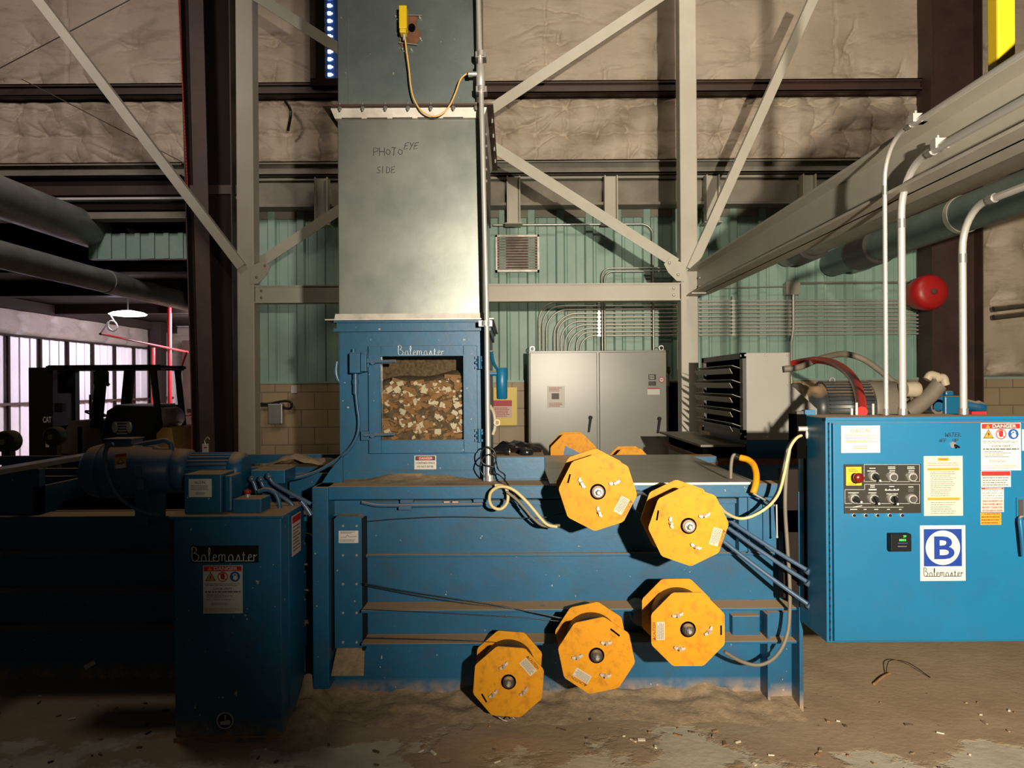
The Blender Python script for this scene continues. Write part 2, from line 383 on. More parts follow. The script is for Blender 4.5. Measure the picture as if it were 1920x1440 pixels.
def floor_mat():
    m = bpy.data.materials.new('dusty concrete'); m.use_nodes = True; nt = m.node_tree; p = nt.nodes['Principled BSDF']
    conc = mixc(nt, ramp(nt, nz(nt, 5, 6, 0.7), 0.35, 0.65), (0.66, 0.58, 0.43, 1), (0.50, 0.43, 0.31, 1))
    brn = mixc(nt, ramp(nt, nz(nt, 3.5, 6, 0.65), 0.35, 0.68), (0.47, 0.345, 0.215, 1), (0.37, 0.26, 0.155, 1))
    g = nt.nodes.new('ShaderNodeNewGeometry'); sp = nt.nodes.new('ShaderNodeSeparateXYZ'); nt.links.new(g.outputs['Position'], sp.inputs[0])
    # sawdust lies deeper close to the machine, bare concrete shows in the walkway
    yy = ramp(nt, sp.outputs['Y'], 2.9, 3.6, -0.06, 0.26)
    k = mth(nt, 'ADD', nz(nt, 2.3, 8, 0.62), yy)
    col = mixc(nt, ramp(nt, k, 0.50, 0.535), conc, brn)
    spk = nz(nt, 38, 3, 0.6)
    col = mixc(nt, ramp(nt, spk, 0.70, 0.73), col, (0.06, 0.042, 0.025, 1))
    nt.links.new(col, p.inputs['Base Color']); p.inputs['Roughness'].default_value = 0.75
    bp = nt.nodes.new('ShaderNodeBump'); bp.inputs['Distance'].default_value = 0.008
    nt.links.new(mth(nt, 'ADD', mth(nt, 'MULTIPLY', ramp(nt, k, 0.50, 0.56), 0.6), mth(nt, 'MULTIPLY', nz(nt, 30, 5), 0.4)), bp.inputs['Height'])
    nt.links.new(bp.outputs[0], p.inputs['Normal'])
    return m
M['floor'] = floor_mat()

def glass_mat():
    m = bpy.data.materials.new('window glass'); m.use_nodes = True; nt = m.node_tree; nt.nodes.remove(nt.nodes['Principled BSDF'])
    t = N(nt, 'ShaderNodeBsdfTransparent'); t.inputs[0].default_value = (0.93, 0.93, 0.9, 1)
    gl = N(nt, 'ShaderNodeBsdfGlossy'); gl.inputs['Roughness'].default_value = 0.08
    mx = N(nt, 'ShaderNodeMixShader'); mx.inputs[0].default_value = 0.05
    nt.links.new(t.outputs[0], mx.inputs[1]); nt.links.new(gl.outputs[0], mx.inputs[2]); nt.links.new(mx.outputs[0], nt.nodes['Material Output'].inputs[0])
    return m
M['glass'] = glass_mat()

# ================================================================== THE SETTING
YW = 9.0        # inner face of the far wall
m = MB(); m.box(-14, 7.0, -3, 23, -0.1, 0, M['floor']); m.build('floor', kind='structure')
m = MB(); m.box(-14, 7.0, -3, 9.4, 7.2, 7.3, M['grey_dark']); m.box(-14, -2.9, 10.8, 23, 3.22, 3.3, M['brown_dark']); m.box(-14, -2.9, 10.7, 10.8, 3.22, 4.3, M['brown_dark']); m.box(-14, -2.9, 9.2, 10.8, 4.2, 4.3, M['brown_dark'])
m.build('ceiling', kind='structure')

# corrugated teal sheet over a block base wall
XL, XR = -3.05, 4.9
m = MB()
prof = []; x = XL
while x < XR:
    prof += [(x, 0.0), (x+0.008, -0.006), (x+0.016, 0), (x+0.104, 0), (x+0.112, -0.006), (x+0.120, 0), (x+0.205, 0), (x+0.225, -0.038), (x+0.300, -0.038), (x+0.320, 0)]; x += 0.336
vs = []; fs = []
for (a, b) in prof: vs += [(a, YW-0.02+b, 1.53), (a, YW-0.02+b, 3.75)]
for i in range(len(prof)-1): fs.append((2*i, 2*i+2, 2*i+3, 2*i+1))
m.add(vs, fs, M['teal']); m.box(XL, XR, YW, YW+0.15, 1.5, 7.2, M['teal'])
m.box(XL, 6.9, YW-0.10, YW+0.15, 0, 1.52, M['block']); m.box(XL, 6.9, YW-0.11, YW-0.02, 1.52, 1.545, M['teal'])
m.box(-14, XL, YW, YW+0.2, 4.0, 7.2, M['grey_dark'])
m.box(XR, XR+2.0, YW, YW+0.15, 0, 7.2, M['grey_dark'])
m.build('wall_back', kind='structure')
# hidden side walls close the hall
m = MB(); m.box(6.9, 7.0, -3, YW, 0, 7.2, M['grey_dark']); m.build('wall_right', kind='structure')
m = MB(); m.box(-14, -13.9, -3, 9.2, 0, 7.2, M['grey_dark']); m.build('wall_left', kind='structure')

def blanket(x0, x1, z0, z1, y, pins, step=0.015, amp=0.05, seed=0, fold=0.016, rows=(), dx=0.36):
    nx = max(3, int((x1-x0)/step)); nzz = max(3, int((z1-z0)/step))
    X, Z = np.meshgrid(np.linspace(x0, x1, nx), np.linspace(z0, z1, nzz))
    rs = np.random.RandomState(seed); D = np.full(X.shape, 9.0); fo = np.zeros(X.shape)
    Xw = X+0.012*np.sin(Z*17+seed)+0.006*np.sin(Z*41+X*13); Zw = Z+0.010*np.sin(X*15+seed*2)+0.006*np.sin(X*37+Z*11)
    for (a, b) in pins:
        dx_ = Xw-a; dz_ = (Zw-b)*1.1; r = np.sqrt(dx_*dx_+dz_*dz_)+1e-4; D = np.minimum(D, r)
        th = np.arctan2(dz_, dx_)
        for q in range(rs.randint(3, 7)):       # pulled radial creases
            t0 = rs.uniform(-pi, pi); L = rs.uniform(0.10, 0.30); wd = rs.uniform(0.006, 0.012)
            v = r*np.sin(th-t0-0.5*r); fo -= fold*rs.uniform(0.5, 1.3)*np.exp(-(v/wd)**2)*np.exp(-(r/L)**2)*(np.cos(th-t0) > 0)
    for q in range(int((x1-x0)*(z1-z0)*3)):     # draped creases
        a = rs.uniform(x0, x1); b = rs.uniform(z0, z1); t = rs.uniform(-0.45, 0.45); L = rs.uniform(0.12, 0.4); wd = rs.uniform(0.008, 0.02)
        u = (Xw-a)*cos(t)+(Zw-b)*sin(t); v = -(Xw-a)*sin(t)+(Zw-b)*cos(t)+0.25*u*u
        fo -= fold*rs.uniform(0.3, 1.0)*np.exp(-(u/L)**2)*np.exp(-(v/wd)**2)
    for zr in rows:                             # the blanket sags between the pins of a row
        u = ((Xw-x0-0.1)/dx) % 1.0; line = zr-0.022*np.sin(pi*u)+0.01*np.sin(X*3+seed)
        fo -= fold*0.8*np.exp(-((Zw-line)/0.010)**2)*(0.35+0.65*np.sin(X*2.3+seed+zr*5)**2)
    k = x0+0.1
    while k < x1: fo -= fold*0.5*np.exp(-((Xw-k)/0.008)**2); k += dx*3
    W = np.sin(X*5.1+seed)*np.sin(Z*4.3+X)*0.012
    dep = amp*(1-np.exp(-(D/0.13)**1.3))+fo+W
    edge = np.minimum(1, np.minimum(Z-z0, z1-Z)/0.04+0.15)
    dep = np.maximum(dep, -0.02)*np.clip(edge, 0, 1)
    vs = np.stack([X, y-dep, Z], -1).reshape(-1, 3).tolist(); fs = []
    for j in range(nzz-1):
        for i in range(nx-1): a = j*nx+i; fs.append((a, a+1, a+nx+1, a+nx))
    return vs, fs
def zq(py, d=YW): return H+(720-py)*d/F
def xq(px, d=YW): return (px-960)*d/F
def pins_rows(x0, x1, dx, rows, jit=0.02, seed=0):
    r = random.Random(seed); out = []; k = 0
    x = x0
    while x < x1:
        for z in rows: out.append((x+r.uniform(-jit, jit), z+r.uniform(-jit, jit)))
        x += dx
    return out
# quilted band, then the wide band above the girt; each bay of blanket is one piece of the wall
m = MB()
zb0, zb1 = zq(309), zq(188); zt0, zt1 = zq(166), 7.15
for (a, b, sd) in ((-6.9, -3.72, 1), (-3.05, 4.86, 2), (5.25, 6.6, 3)):
    vs, fs = blanket(a, b, zb0, zb1, YW-0.03, pins_rows(a+0.1, b, 0.36, (zb0+0.015, zb0+0.36, zb1-0.08), seed=sd), seed=sd, amp=0.10, fold=0.045, rows=(zb0+0.36, zb1-0.08))
    m.add(vs, fs, M['insul'], True)
    vs, fs = blanket(a, b, zt0, zt1, YW-0.03, pins_rows(a+0.3, b, 1.12, (zt0+0.02, zt0+0.5, zt0+1.1, zt0+1.8), 0.04, seed=sd+9)+pins_rows(a+0.86, b, 1.12, (zt0+0.03,), 0.04, seed=sd+5), seed=sd+20, amp=0.08, step=0.02, fold=0.05, dx=0.56)
    m.add(vs, fs, M['insul'], True)
# pale insulation to the right of the column, over the block base
vs, fs = blanket(5.25, 6.6, 1.56, 3.9, YW-0.03, pins_rows(5.6, 6.6, 0.4, (1.7, 2.5, 3.1), 0.05, seed=4), seed=31, amp=0.12, fold=0.03)
m.add(vs, fs, M['insul'], True)
m.build('wall_back', kind='structure')
# vertical seams: narrow overlapping tapes of the blanket
# girts and header channels
def girt(name, z0, z1, y0, x0, x1, mt, lab, lip=True):
    m = MB(); m.box(x0, x1, y0, YW, z0, z0+0.012, mt); m.box(x0, x1, y0, YW, z1-0.012, z1, mt); m.box(x0, x1, YW-0.16, YW-0.145, z0, z1, mt)
    if lip: m.box(x0, x1, y0, y0+0.01, z0, z0+0.03, mt); m.box(x0, x1, y0, y0+0.01, z1-0.03, z1, mt)
    m.box(x0, x1, YW-0.02, YW, z0, z1, M['brown_dark'])
    return m.build(name, kind='structure')
for (a, b) in ((-7.6, -3.75), (-3.02, 4.86), (5.25, 6.6)):
    girt('trim_1', zq(186), zq(164), YW-0.2, a, b, M['brown'], '')
    girt('trim_2', zq(336), zq(311), YW-0.24, a, b, M['grey_dark'], '')
m = MB()
for (a, b) in ((-3.02, 4.86),):
    m.box(a, b, YW-0.12, YW, zq(392), zq(345), M['grey_dark']); m.box(a, b, YW-0.30, YW, zq(396), zq(391), M['grey_dark'])
    m.box(a, b, YW-0.16, YW, zq(342), zq(338), M['grey']); m.box(a, b, YW-0.05, YW, zq(410), zq(392), M['grey_dark'])
m.build('trim_3', kind='structure')
# the header and dark beams over the opening on the left
m = MB()
m.box(-7.6, -3.1, YW-0.15, YW+0.3, zq(352), zq(338), M['brown_dark']); m.box(-7.6, -3.1, YW-0.3, YW-0.1, zq(372), zq(356), M['brown'])
m.box(-7.6, -3.1, YW-0.28, YW-0.1, zq(380), zq(376), M['whitepanel']); m.box(-7.6, -3.1, YW-0.2, YW-0.05, zq(396), zq(383), M['brown_dark'])
m.box(-7.6, -3.1, YW-0.2, YW, zq(412), zq(400), M['grey_dark'])
m.box(-5.0, -3.1, YW+0.1, YW+0.2, zq(478), zq(430), M['teal']); [m.box(-4.95+0.17*k, -4.89+0.17*k, YW+0.07, YW+0.1, zq(478), zq(430), M['teal']) for k in range(11)]
m.build('trim_4', kind='structure')

# stub brackets under the header
for i, px in enumerate((604, 963, 1145, 1335, 1515)):
    c = P(px, 377, YW-0.34); m = MB(); g = M['grey']
    z0, z1 = zq(420, YW-0.34), zq(332, YW-0.34)
    for s in (-1, 1): m.box(c.x+s*0.068-0.008, c.x+s*0.068+0.008, YW-0.40, YW-0.26, z0, z1, g)
    m.box(c.x-0.06, c.x+0.06, YW-0.335, YW-0.325, z0, z1, g); m.box(c.x-0.10, c.x+0.10, YW-0.42, YW-0.24, z0-0.012, z0, g)
    m.box(c.x-0.05, c.x+0.05, YW-0.26, YW-0.1, z1-0.35, z1-0.05, g)
    where = ('behind the left side of the duct', 'just right of the tall duct', 'above the teal wall left of the right-hand column', 'just right of the grey column', 'furthest right, above the sloping crane beam')[i]
    m.build('hanger_bracket', bevel=0.003, label='grey I-section bracket under the header, '+where, cat='bracket', group='brackets under the header')

# rear room seen through the opening
XB, YB = -9.75, 22.0
m = MB(); m.box(XB-0.1, XB, 9.4, YB, 0, 3.22, M['whitepanel'])
y = 9.6
while y < YB:
    m.box(XB, XB+0.03, y, y+0.10, 0, 2.5, M['whitepanel']); y += 0.33
vs, fs = blanket(9.4, YB, 2.52, 3.2, 0, pins_rows(9.6, YB, 1.1, (2.56, 2.9), 0.05, seed=6), seed=8, amp=0.09, step=0.05)
m.add([(XB+0.02-y_, x_, z_) for (x_, y_, z_) in vs], fs, M['insul_rear_dim'], True)
m.box(XB, XB+0.10, 9.4, YB, 2.49, 2.53, M['brown_dark']); m.box(XB, XB+0.10, 9.4, YB, 1.15, 1.2, M['brown'])
m.box(XB, XB+0.25, 9.4, YB, 3.0, 3.2, M['brown_dark'])
m.build('wall_left', kind='structure')
m = MB(); m.box(XB, -2.9, YB, YB+0.1, 0, 3.3, M['whitepanel'])
x = XB+0.05
while x < -3: m.box(x, x+0.11, YB-0.05, YB, 0, 1.9, M['whitepanel']); x += 0.30
vs, fs = blanket(XB, -2.9, 1.95, 3.2, YB-0.06, pins_rows(XB, -2.9, 0.9, (2.2, 2.6, 3.0), 0.05, seed=7), seed=11, amp=0.10, step=0.05)
m.add(vs, fs, M['insul_rear_dim'], True); m.box(XB, -2.9, YB-0.12, YB, 2.44, 2.5, M['brown_dark'])
m.build('wall_back', kind='structure')
m = MB(); m.box(-3.0, -2.9, 9.2, YB, 0, 3.3, M['brown_dark']); m.build('wall_right', kind='structure')
for i, px in enumerate((20, 80, 131, 178, 219, 255, 285)):
    d = -9.65*F/(px-960); m = MB()
    m.box(XB+0.03, XB+0.08, d-0.03, d+0.03, 0, 2.5, M['brown_dark'])
    m.build('wall_stud', label='dark vertical stud against the bright rear wall, '+('nearest the left edge', 'second from the left edge', 'third from the left edge', 'fourth from the left, over the overhead guard', 'fifth from the left edge', 'sixth, under the hanging lamp', 'furthest right, beside the rear column')[i], cat='stud', group='studs of the rear wall')
m = MB(); m.box(-9.55, -9.25, 20.3, 20.6, 0, 3.2, M['brown_dark']); m.build('steel_column', label='black column standing at the far corner of the rear room', cat='column')
m = MB(); m.box(-9.0, -8.75, 21.0, 21.2, 0, 2.75, M['brown']); m.build('steel_column', label='short brown post beside the black far corner column', cat='column')
m = MB()
for (ya, za) in ((10.2, 3.02), (12.5, 2.98), (16.0, 3.02)): m.box(XB+0.2, -3.0, ya, ya+0.25, za, 3.22, M['brown_dark'])
m.build('trim_5', kind='structure')

# steel columns of the hall
def taper_column(xc_top, xc_bot, wt, wb, y0, y1, lab, strip=None):
    t = thing('building_column', (xc_bot, y0, 0), lab, 'column')
    def slab(x0t, x1t, x0b, x1b, ya, yb, mt, nm):
        m = MB(); vs = [(x0b, ya, 0), (x1b, ya, 0), (x1b, yb, 0), (x0b, yb, 0), (x0t, ya, 7.19), (x1t, ya, 7.19), (x1t, yb, 7.19), (x0t, yb, 7.19)]
        m.add(vs, [(3, 2, 1, 0), (4, 5, 6, 7), (0, 1, 5, 4), (1, 2, 6, 5), (2, 3, 7, 6), (3, 0, 4, 7)], mt); m.build(nm, t)
    ym = (y0+y1)/2
    slab(xc_top-wt/2, xc_top+wt/2, xc_bot-wb/2, xc_bot+wb/2, ym-0.006, ym+0.006, strip or M['brown'], 'web')
    slab(xc_top-wt/2-0.012, xc_top-wt/2, xc_bot-wb/2-0.012, xc_bot-wb/2, y0, y1, M['brown'], 'flange')
    slab(xc_top+wt/2, xc_top+wt/2+0.012, xc_bot+wb/2, xc_bot+wb/2+0.012, y0, y1, M['brown'], 'flange')
    return t
taper_column(xq(395, 8.7)-0.02, xq(408, 8.7), 0.56, 0.44, 8.60, 8.85, 'dark brown building column behind the left grey frame post', M['brown_dark'])
m = MB(); a = P(368, 0, 8.4); b = P(392, 850, 8.4)
m.bar((b.x, 8.4, 0), (a.x-0.03, 8.4, 7.19), 0.16, 0.02, M['brown'], up=(0, -1, 0)); m.build('steel_strut', label='narrow red brown steel strip in front of the dark left building column', cat='strut')
taper_column(xq(1790, 8.7), xq(1786, 8.7), 0.55, 0.55, 8.60, 8.92, 'red brown building column behind the upright conduits on the right')

# ---- grey support frame
FD = 7.2
def box_column(px, lab):
    c = P(px, 720, FD); t = thing('frame_column', (c.x, FD+0.08, 0), lab, 'column')
    m = MB(); m.box(c.x-0.08, c.x+0.08, FD, FD+0.17, 0.02, 7.15, M['grey']); m.build('post', t, 0.008)
    m = MB(); m.box(c.x-0.16, c.x+0.16, FD-0.08, FD+0.25, 0, 0.02, M['grey']); m.build('base_plate', t)
    return c.x, t
xl, tl = box_column(461.5, 'square grey steel column left of the metal duct')
xr, tr = box_column(1294, 'square grey steel column right of the grey electrical cabinet')
def gusset(t, x, z, pts, sx):
    m = MB(); fr = front(x, z, FD-0.012)
    m.poly(fr, [(a*sx, b) for a, b in pts], -0.01, 0.0, M['grey'])
    m.build('gusset_plate', t)
    for a, b in ((0.11, 0.0), (0.19, 0.11)):
        m = MB(); m.bolt(fr.p(a*sx, b, 0), (0, -1, 0), 0.014, M['galv_dull']); m.build('bolt', t)
zj = P(1294, 515, FD).z
for (x, t, s) in ((xl, tl, 1), (xr, tr, -1)): gusset(t, x, zj, [(0.05, -0.06), (0.12, -0.06), (0.2, 0.02), (0.24, 0.10), (0.18, 0.16), (0.05, 0.10)], s)
# cross beam
za, zb = P(1000, 565, FD).z, P(1000, 532, FD).z
t = thing('cross_beam', ((xl+xr)/2, FD+0.08, za), 'horizontal grey beam bolted between the two grey columns', 'beam')
m = MB(); m.box(xl+0.085, xr-0.085, FD+0.055, FD+0.065, za, zb, M['grey']); m.build('web', t)
for z in (za, zb-0.012): m = MB(); m.box(xl+0.085, xr-0.085, FD-0.01, FD+0.12, z, z+0.012, M['grey']); m.build('flange', t)
m = MB(); m.box(xl+0.09, xr-0.09, FD+0.0, FD+0.01, za+0.012, zb-0.012, M['grey']); m.build('face_plate', t)
for x in (xl+0.15, xr-0.15):
    for z in (za+0.05, zb-0.05): m = MB(); m.bolt((x, FD, z), (0, -1, 0), 0.014, M['galv_dull']); m.build('bolt', t)
def angle_brace(p0, p1, wd, lab, mt=None):
    mt = mt or M['grey']; m = MB(); p0, p1 = V(p0), V(p1); tt = (p1-p0).normalized(); n = V((0, -1, 0)); sd = tt.cross(n).normalized()
    if sd.z < 0: sd = -sd
    m.obox((p0+p1)/2, (p1-p0)/2, sd*wd/2, n*0.004, mt)
    m.obox((p0+p1)/2+sd*(wd/2-0.004)-n*wd/2, (p1-p0)/2, sd*0.004, n*wd/2, mt)
    return m.build('angle_brace', label=lab, cat='brace')
A = lambda px, py, d: P(px, py, d)
angle_brace(A(470, -14, FD+0.03), A(1268, 494, FD+0.03), 0.10, 'grey diagonal brace falling from upper left to the right-hand column')
angle_brace(A(488, 492, FD+0.22), A(1262, -22, FD+0.22), 0.10, 'grey diagonal brace rising from the left column to the upper right')
angle_brace(A(52, -25, FD-0.05), A(452, 500, FD-0.05), 0.085, 'grey diagonal brace running from the top left corner to the left column')
angle_brace(A(1296, 505, FD-0.05), A(1530, -12, FD-0.05), 0.085, 'steep grey diagonal brace rising right from the right-hand column')

# sloping crane beam coming toward the viewer
bx, zb0_, zb1_ = 1.745, 2.32, 2.555
t = thing('crane_beam', (bx, 4.5, zb0_), 'large grey I-beam running from the right column toward the upper right', 'beam')
Yb0, Yb1 = 1.0, FD-0.03
m = MB(); m.box(bx-0.006, bx+0.006, Yb0, Yb1, zb0_, zb1_, M['grey']); m.build('web', t)
for z in (zb0_, zb1_-0.014): m = MB(); m.box(bx-0.095, bx+0.095, Yb0, Yb1, z, z+0.014, M['grey']); m.build('flange', t, 0.003)
m = MB(); m.box(bx-0.11, bx+0.02, Yb1-0.2, Yb1+0.0, zb0_-0.012, zb0_, M['grey']); m.build('end_plate', t)
for z in (zb0_+0.07, zb0_+0.15): m = MB(); m.bolt((bx-0.006, Yb1-0.08, z), (-1, 0, 0), 0.015, M['galv_dull']); m.build('bolt', t)
# yellow tube above it
c = P(1888, 60, 2.7); t = thing('yellow_post', (c.x, 2.7, 2.556), 'bright yellow square steel tube standing on the crane beam at the top right corner', 'post')
m = MB(); m.box(c.x-0.032, c.x+0.032, 2.7, 2.764, 2.562, 7.19, M['safety']); m.build('tube', t, 0.008)
m = MB(); m.box(c.x-0.045, c.x+0.045, 2.69, 2.775, 2.556, 2.564, M['safety']); m.build('end_plate', t)

# large pipes through the hall
def pipe(x, z, r, y0, y1, mt, lab, bands=(), strap=None, name='duct_pipe'):
    t = thing(name, (x, (y0+y1)/2, z-r), lab, 'pipe')
    m = MB(); m.cyl((x, y0, z), (x, y1, z), r, mt, 32); m.build('pipe_body', t)
    for (ya, yb, k, mm) in bands: m = MB(); m.cyl((x, ya, z), (x, yb, z), r*k, mm, 32); m.build('collar', t)
    return t
pipe(-5.0, 3.36, 0.205, 6.0, 10.6, M['duct'], 'thick grey duct running back through the left opening below the insulation', [(9.25, 9.65, 1.05, M['void'])])
pipe(-4.7, 2.72, 0.13, 6.0, 11.5, M['duct'], 'thinner grey duct below the thick one at the left', [(8.9, 9.3, 1.06, M['duct'])])
pipe(3.2, 2.985, 0.15, 2.5, 8.9, M['pipe_beige'], 'beige pipe running under the crane beam on the right', [(8.15, 8.55, 1.25, M['gunmetal'])])
pipe(3.72, 2.87, 0.15, 2.5, 8.9, M['pipe_teal'], 'grey green pipe below and right of the beige pipe', [(7.75, 8.2, 1.22, M['gunmetal']), (6.3, 6.36, 1.04, M['galv'])])

# ---- conduits on the teal wall
wy = YW-0.10
bank_x = (1011, 1018, 1025, 1039, 1045.5, 1052, 1059, 1066, 1081, 1088)
bank_y = (566, 573, 580, 587, 594.5, 602, 608.5, 615, 622, 629)
ords = ('outermost', 'second from outside', 'third from outside', 'fourth from outside', 'fifth from outside', 'sixth from outside', 'seventh from outside', 'eighth from outside', 'second from inside', 'innermost')
CT = P(1120, 656, 8.4).z
for i in range(10):
    xx = P(bank_x[i], 640, wy).x; zz = P(1180, bank_y[i], wy).z; r = 0.20+0.02*(i % 4)
    if i > 7: r = 0.16
    pts = [V((xx, wy-0.22, CT+0.0)), V((xx, wy-0.10, CT+0.10)), V((xx, wy, CT+0.16))] if False else [V((xx, wy, CT-0.02)), V((xx, wy, zz-r))]
    for k in range(1, 8):
        a = pi/2*k/8; pts.append(V((xx+r*(1-cos(a)), wy, zz-r+r*sin(a))))
    pts += [V((xx+r, wy, zz)), V((4.9, wy, zz))]
    m = MB(); m.tube(pts, 0.0115, M['galv_wall'], 8, curve=False)
    m.build('wall_conduit', label='thin wall conduit above the grey cabinet, '+ords[i]+' of the nested bends', cat='conduit', group='conduit bank on the teal wall')
def conduit(pts, r, lab, mt=None, name='conduit', n=10, curve=False, group=None):
    m = MB(); m.tube(pts, r, mt or M['galv_dull'], n, curve=curve); return m.build(name, label=lab, cat='conduit', group=group)
def bend(p, q, c, r, n=8):
    """corner c between p and q rounded with radius r"""
    c = V(c); a = (V(p)-c).normalized(); b = (V(q)-c).normalized(); out = []
    o = c+a*r+b*r
    for k in range(n+1):
        t = pi/2*k/n; out.append(o-b*r*cos(t)-a*r*sin(t))
    return out
def elbowed(pts, r):
    pts = [V(p) for p in pts]; out = [pts[0]]
    for i in range(1, len(pts)-1): out += bend(pts[i-1], pts[i+1], pts[i], r)
    return out+[pts[-1]]
wz = wy-0.06
a = P(925, 422, wz); b = P(1224, 422, wz); c = P(1226, 656, wz)
conduit(elbowed([(a.x, wz, a.z), (b.x, wz, a.z), (b.x, wz, CT-0.02)], 0.13), 0.012, 'thin conduit running below the header and bending down to the cabinet top right')
for i, (px, py) in enumerate(((1128.5, 503), (1133.5, 509))):
    a = P(px, py, wz); b = P(1275, py, wz)
    conduit(elbowed([(a.x, wz, CT-0.02), (a.x, wz, a.z), (b.x+0.1, wz, a.z)], 0.10), 0.011, 'conduit rising behind the cross beam and turning right, '+('the upper of the pair', 'the lower of the pair')[i], group='pair of conduits over the cross beam')
# conduit clamps / struts over the bank
for i, px in enumerate((1124, 1377, 1482)):
    c = P(px, 597, wz); m = MB(); m.box(c.x-0.012, c.x+0.012, wy-0.025, YW-0.03, zq(632), zq(560), M['galv_dull'])
    for k in range(10): m.box(c.x-0.02, c.x+0.02, wy-0.03, wy-0.012, P(1180, bank_y[k], wy).z-0.012, P(1180, bank_y[k], wy).z+0.012, M['galv'])
    m.build('strut_channel', label='short metal strut clamping the bank of wall conduits, '+('above the cabinet', 'just right of the grey column', 'below the small junction box')[i], cat='strut', group='struts behind the conduit bank')
c = P(1486, 541, YW-0.14); t = thing('wall_junction_box', (c.x, YW-0.1, c.z-0.07), 'small square grey junction box on the teal wall', 'junction box')
m = MB(); m.box(c.x-0.075, c.x+0.075, YW-0.16, YW-0.03, c.z-0.07, c.z+0.07, M['cooler']); m.build('housing', t, 0.006)
m = MB(); m.box(c.x-0.08, c.x+0.08, YW-0.17, YW-0.16, c.z-0.075, c.z+0.075, M['cooler']); m.build('cover', t, 0.003)
q = P(1481, 690, wz); conduit([(c.x, wz, c.z-0.07), (c.x, wz, zq(620)), (q.x, wz-0.05, zq(650)), (q.x, wz-0.05, zq(735))], 0.014, 'upright conduit dropping from the small junction box behind the cooler', M['galv'])
conduit([(P(1310, 544, wz).x, wz+0.03, zq(546)), (c.x-0.075, wz+0.03, zq(543))], 0.008, 'thin conduit entering the small junction box from the left')
conduit([(c.x+0.08, wz+0.03, zq(537)), (4.9, wz+0.03, zq(537))], 0.012, 'thin conduit leaving the small junction box to the right')
for i, (pa, za_) in enumerate(((590, 566), (605, 596))):
    conduit([(5.45, YW-0.3, zq(pa)), (6.6, YW-0.3, zq(pa-20))], 0.03, 'dark pipe crossing the insulation at the right edge, '+('upper', 'lower')[i], M['gunmetal'], group='dark pipes at the right edge')
# vent
x0, x1, z0, z1 = rect(929, 441, 1011, 510, YW-0.08)
t = thing('wall_vent', ((x0+x1)/2, YW-0.05, z0), 'beige louvered vent on the teal wall right of the duct', 'vent')
m = MB(); e = 0.022
for (a, b, c_, d_) in ((x0, x1, z0, z0+e), (x0, x1, z1-e, z1), (x0, x0+e, z0, z1), (x1-e, x1, z0, z1)): m.box(a, b, YW-0.10, YW-0.02, c_, d_, M['zinc'])
m.build('frame', t); m = MB(); m.box(x0+e, x1-e, YW-0.035, YW-0.025, z0+e, z1-e, M['rust']); m.build('backing', t)
for k in range(12):
    z = z0+e+(z1-z0-2*e)*(k+0.5)/12; m = MB(); m.obox(((x0+x1)/2, YW-0.065, z), ((x1-x0)/2-e, 0, 0), (0, 0.014, 0.011), (0, 0.0015, -0.002), M['zinc']); m.build('slat', t)

# ---- grey two-door electrical cabinet
cd = 8.3
x0, x1, z0, z1 = rect(992, 657, 1254, 900, cd); z0 = 0.1
t = thing('electrical_cabinet', ((x0+x1)/2, cd+0.2, 0), 'tall grey two-door electrical cabinet against the teal wall', 'cabinet')
m = MB(); m.box(x0, x1, cd, cd+0.55, z0, z1, M['cab']); m.build('body', t, 0.006)
m = MB(); m.box(x0+0.02, x1-0.02, cd+0.03, cd+0.5, 0, z0, M['gunmetal']); m.build('plinth', t)
xm = P(1121, 700, cd).x
for (a, b, hx, hz) in ((x0+0.012, xm-0.012, 1107, 783), (xm+0.012, x1-0.012, 1236, 785)):
    m = MB(); m.box(a, b, cd-0.025, cd, z0+0.02, z1-0.02, M['cab']); dr = m.build('door', t, 0.006)
    c = P(hx, hz, cd-0.03); m = MB(); fr = front(c.x, c.z, cd-0.025)
    m.disc(fr, 0, 0, 0.022, 0, 0.03, M['black'], 16); f2 = fr.rot(8)
    m.poly(f2, [(-0.014, 0.01), (0.014, 0.01), (0.010, -0.155), (-0.010, -0.155)], 0.03, 0.05, M['black']); m.build('handle', dr, 0.003)
def label_plate(t, px, d, name, base, fn=None, label=None, th=0.0012, rad=None):
    x0, x1, z0, z1 = rect(*px, d); m = MB(); fr = front((x0+x1)/2, (z0+z1)/2, d); w, h = (x1-x0)/2, (z1-z0)/2
    m.pbox(fr, -w, w, -h, h, -0.0005, th, base)
    if fn: fn(m, fr, w, h, th)
    return m.build(name, t, label=label)
def f_cab(m, fr, w, h, t):
    m.quad(fr, -w*0.5, w*0.35, -h*0.2, h*0.35, t+0.0006, M['greyink']); m.lines(fr, -w*0.8, w*0.8, h*0.5, h*0.9, 3, M['redink'], t+0.0006, 3); m.lines(fr, -w*0.8, w*0.8, -h*0.9, -h*0.5, 3, M['redink'], t+0.0006, 4)
label_plate(t, (1026, 724, 1059, 765), cd-0.026, 'notice', M['white'], f_cab, 'white notice with red print')
label_plate(t, (1216, 702, 1230, 712), cd-0.026, 'label', M['ink'], lambda m, fr, w, h, q: m.lines(fr, -w*.8, w*.8, -h*.8, h*.8, 3, M['white'], q+.0006, 5))
label_plate(t, (1216, 715, 1230, 723), cd-0.026, 'label', M['ink'], lambda m, fr, w, h, q: m.lines(fr, -w*.8, w*.8, -h*.8, h*.8, 3, M['greyink'], q+.0006, 6))
label_plate(t, (1214, 727, 1237, 740), cd-0.026, 'label', M['white'], lambda m, fr, w, h, q: m.quad(fr, -w, w, h*0.6, h, q+.0006, M['redink']))
c = P(1239.5, 712, cd); m = MB(); fr = front(c.x, c.z, cd-0.026)
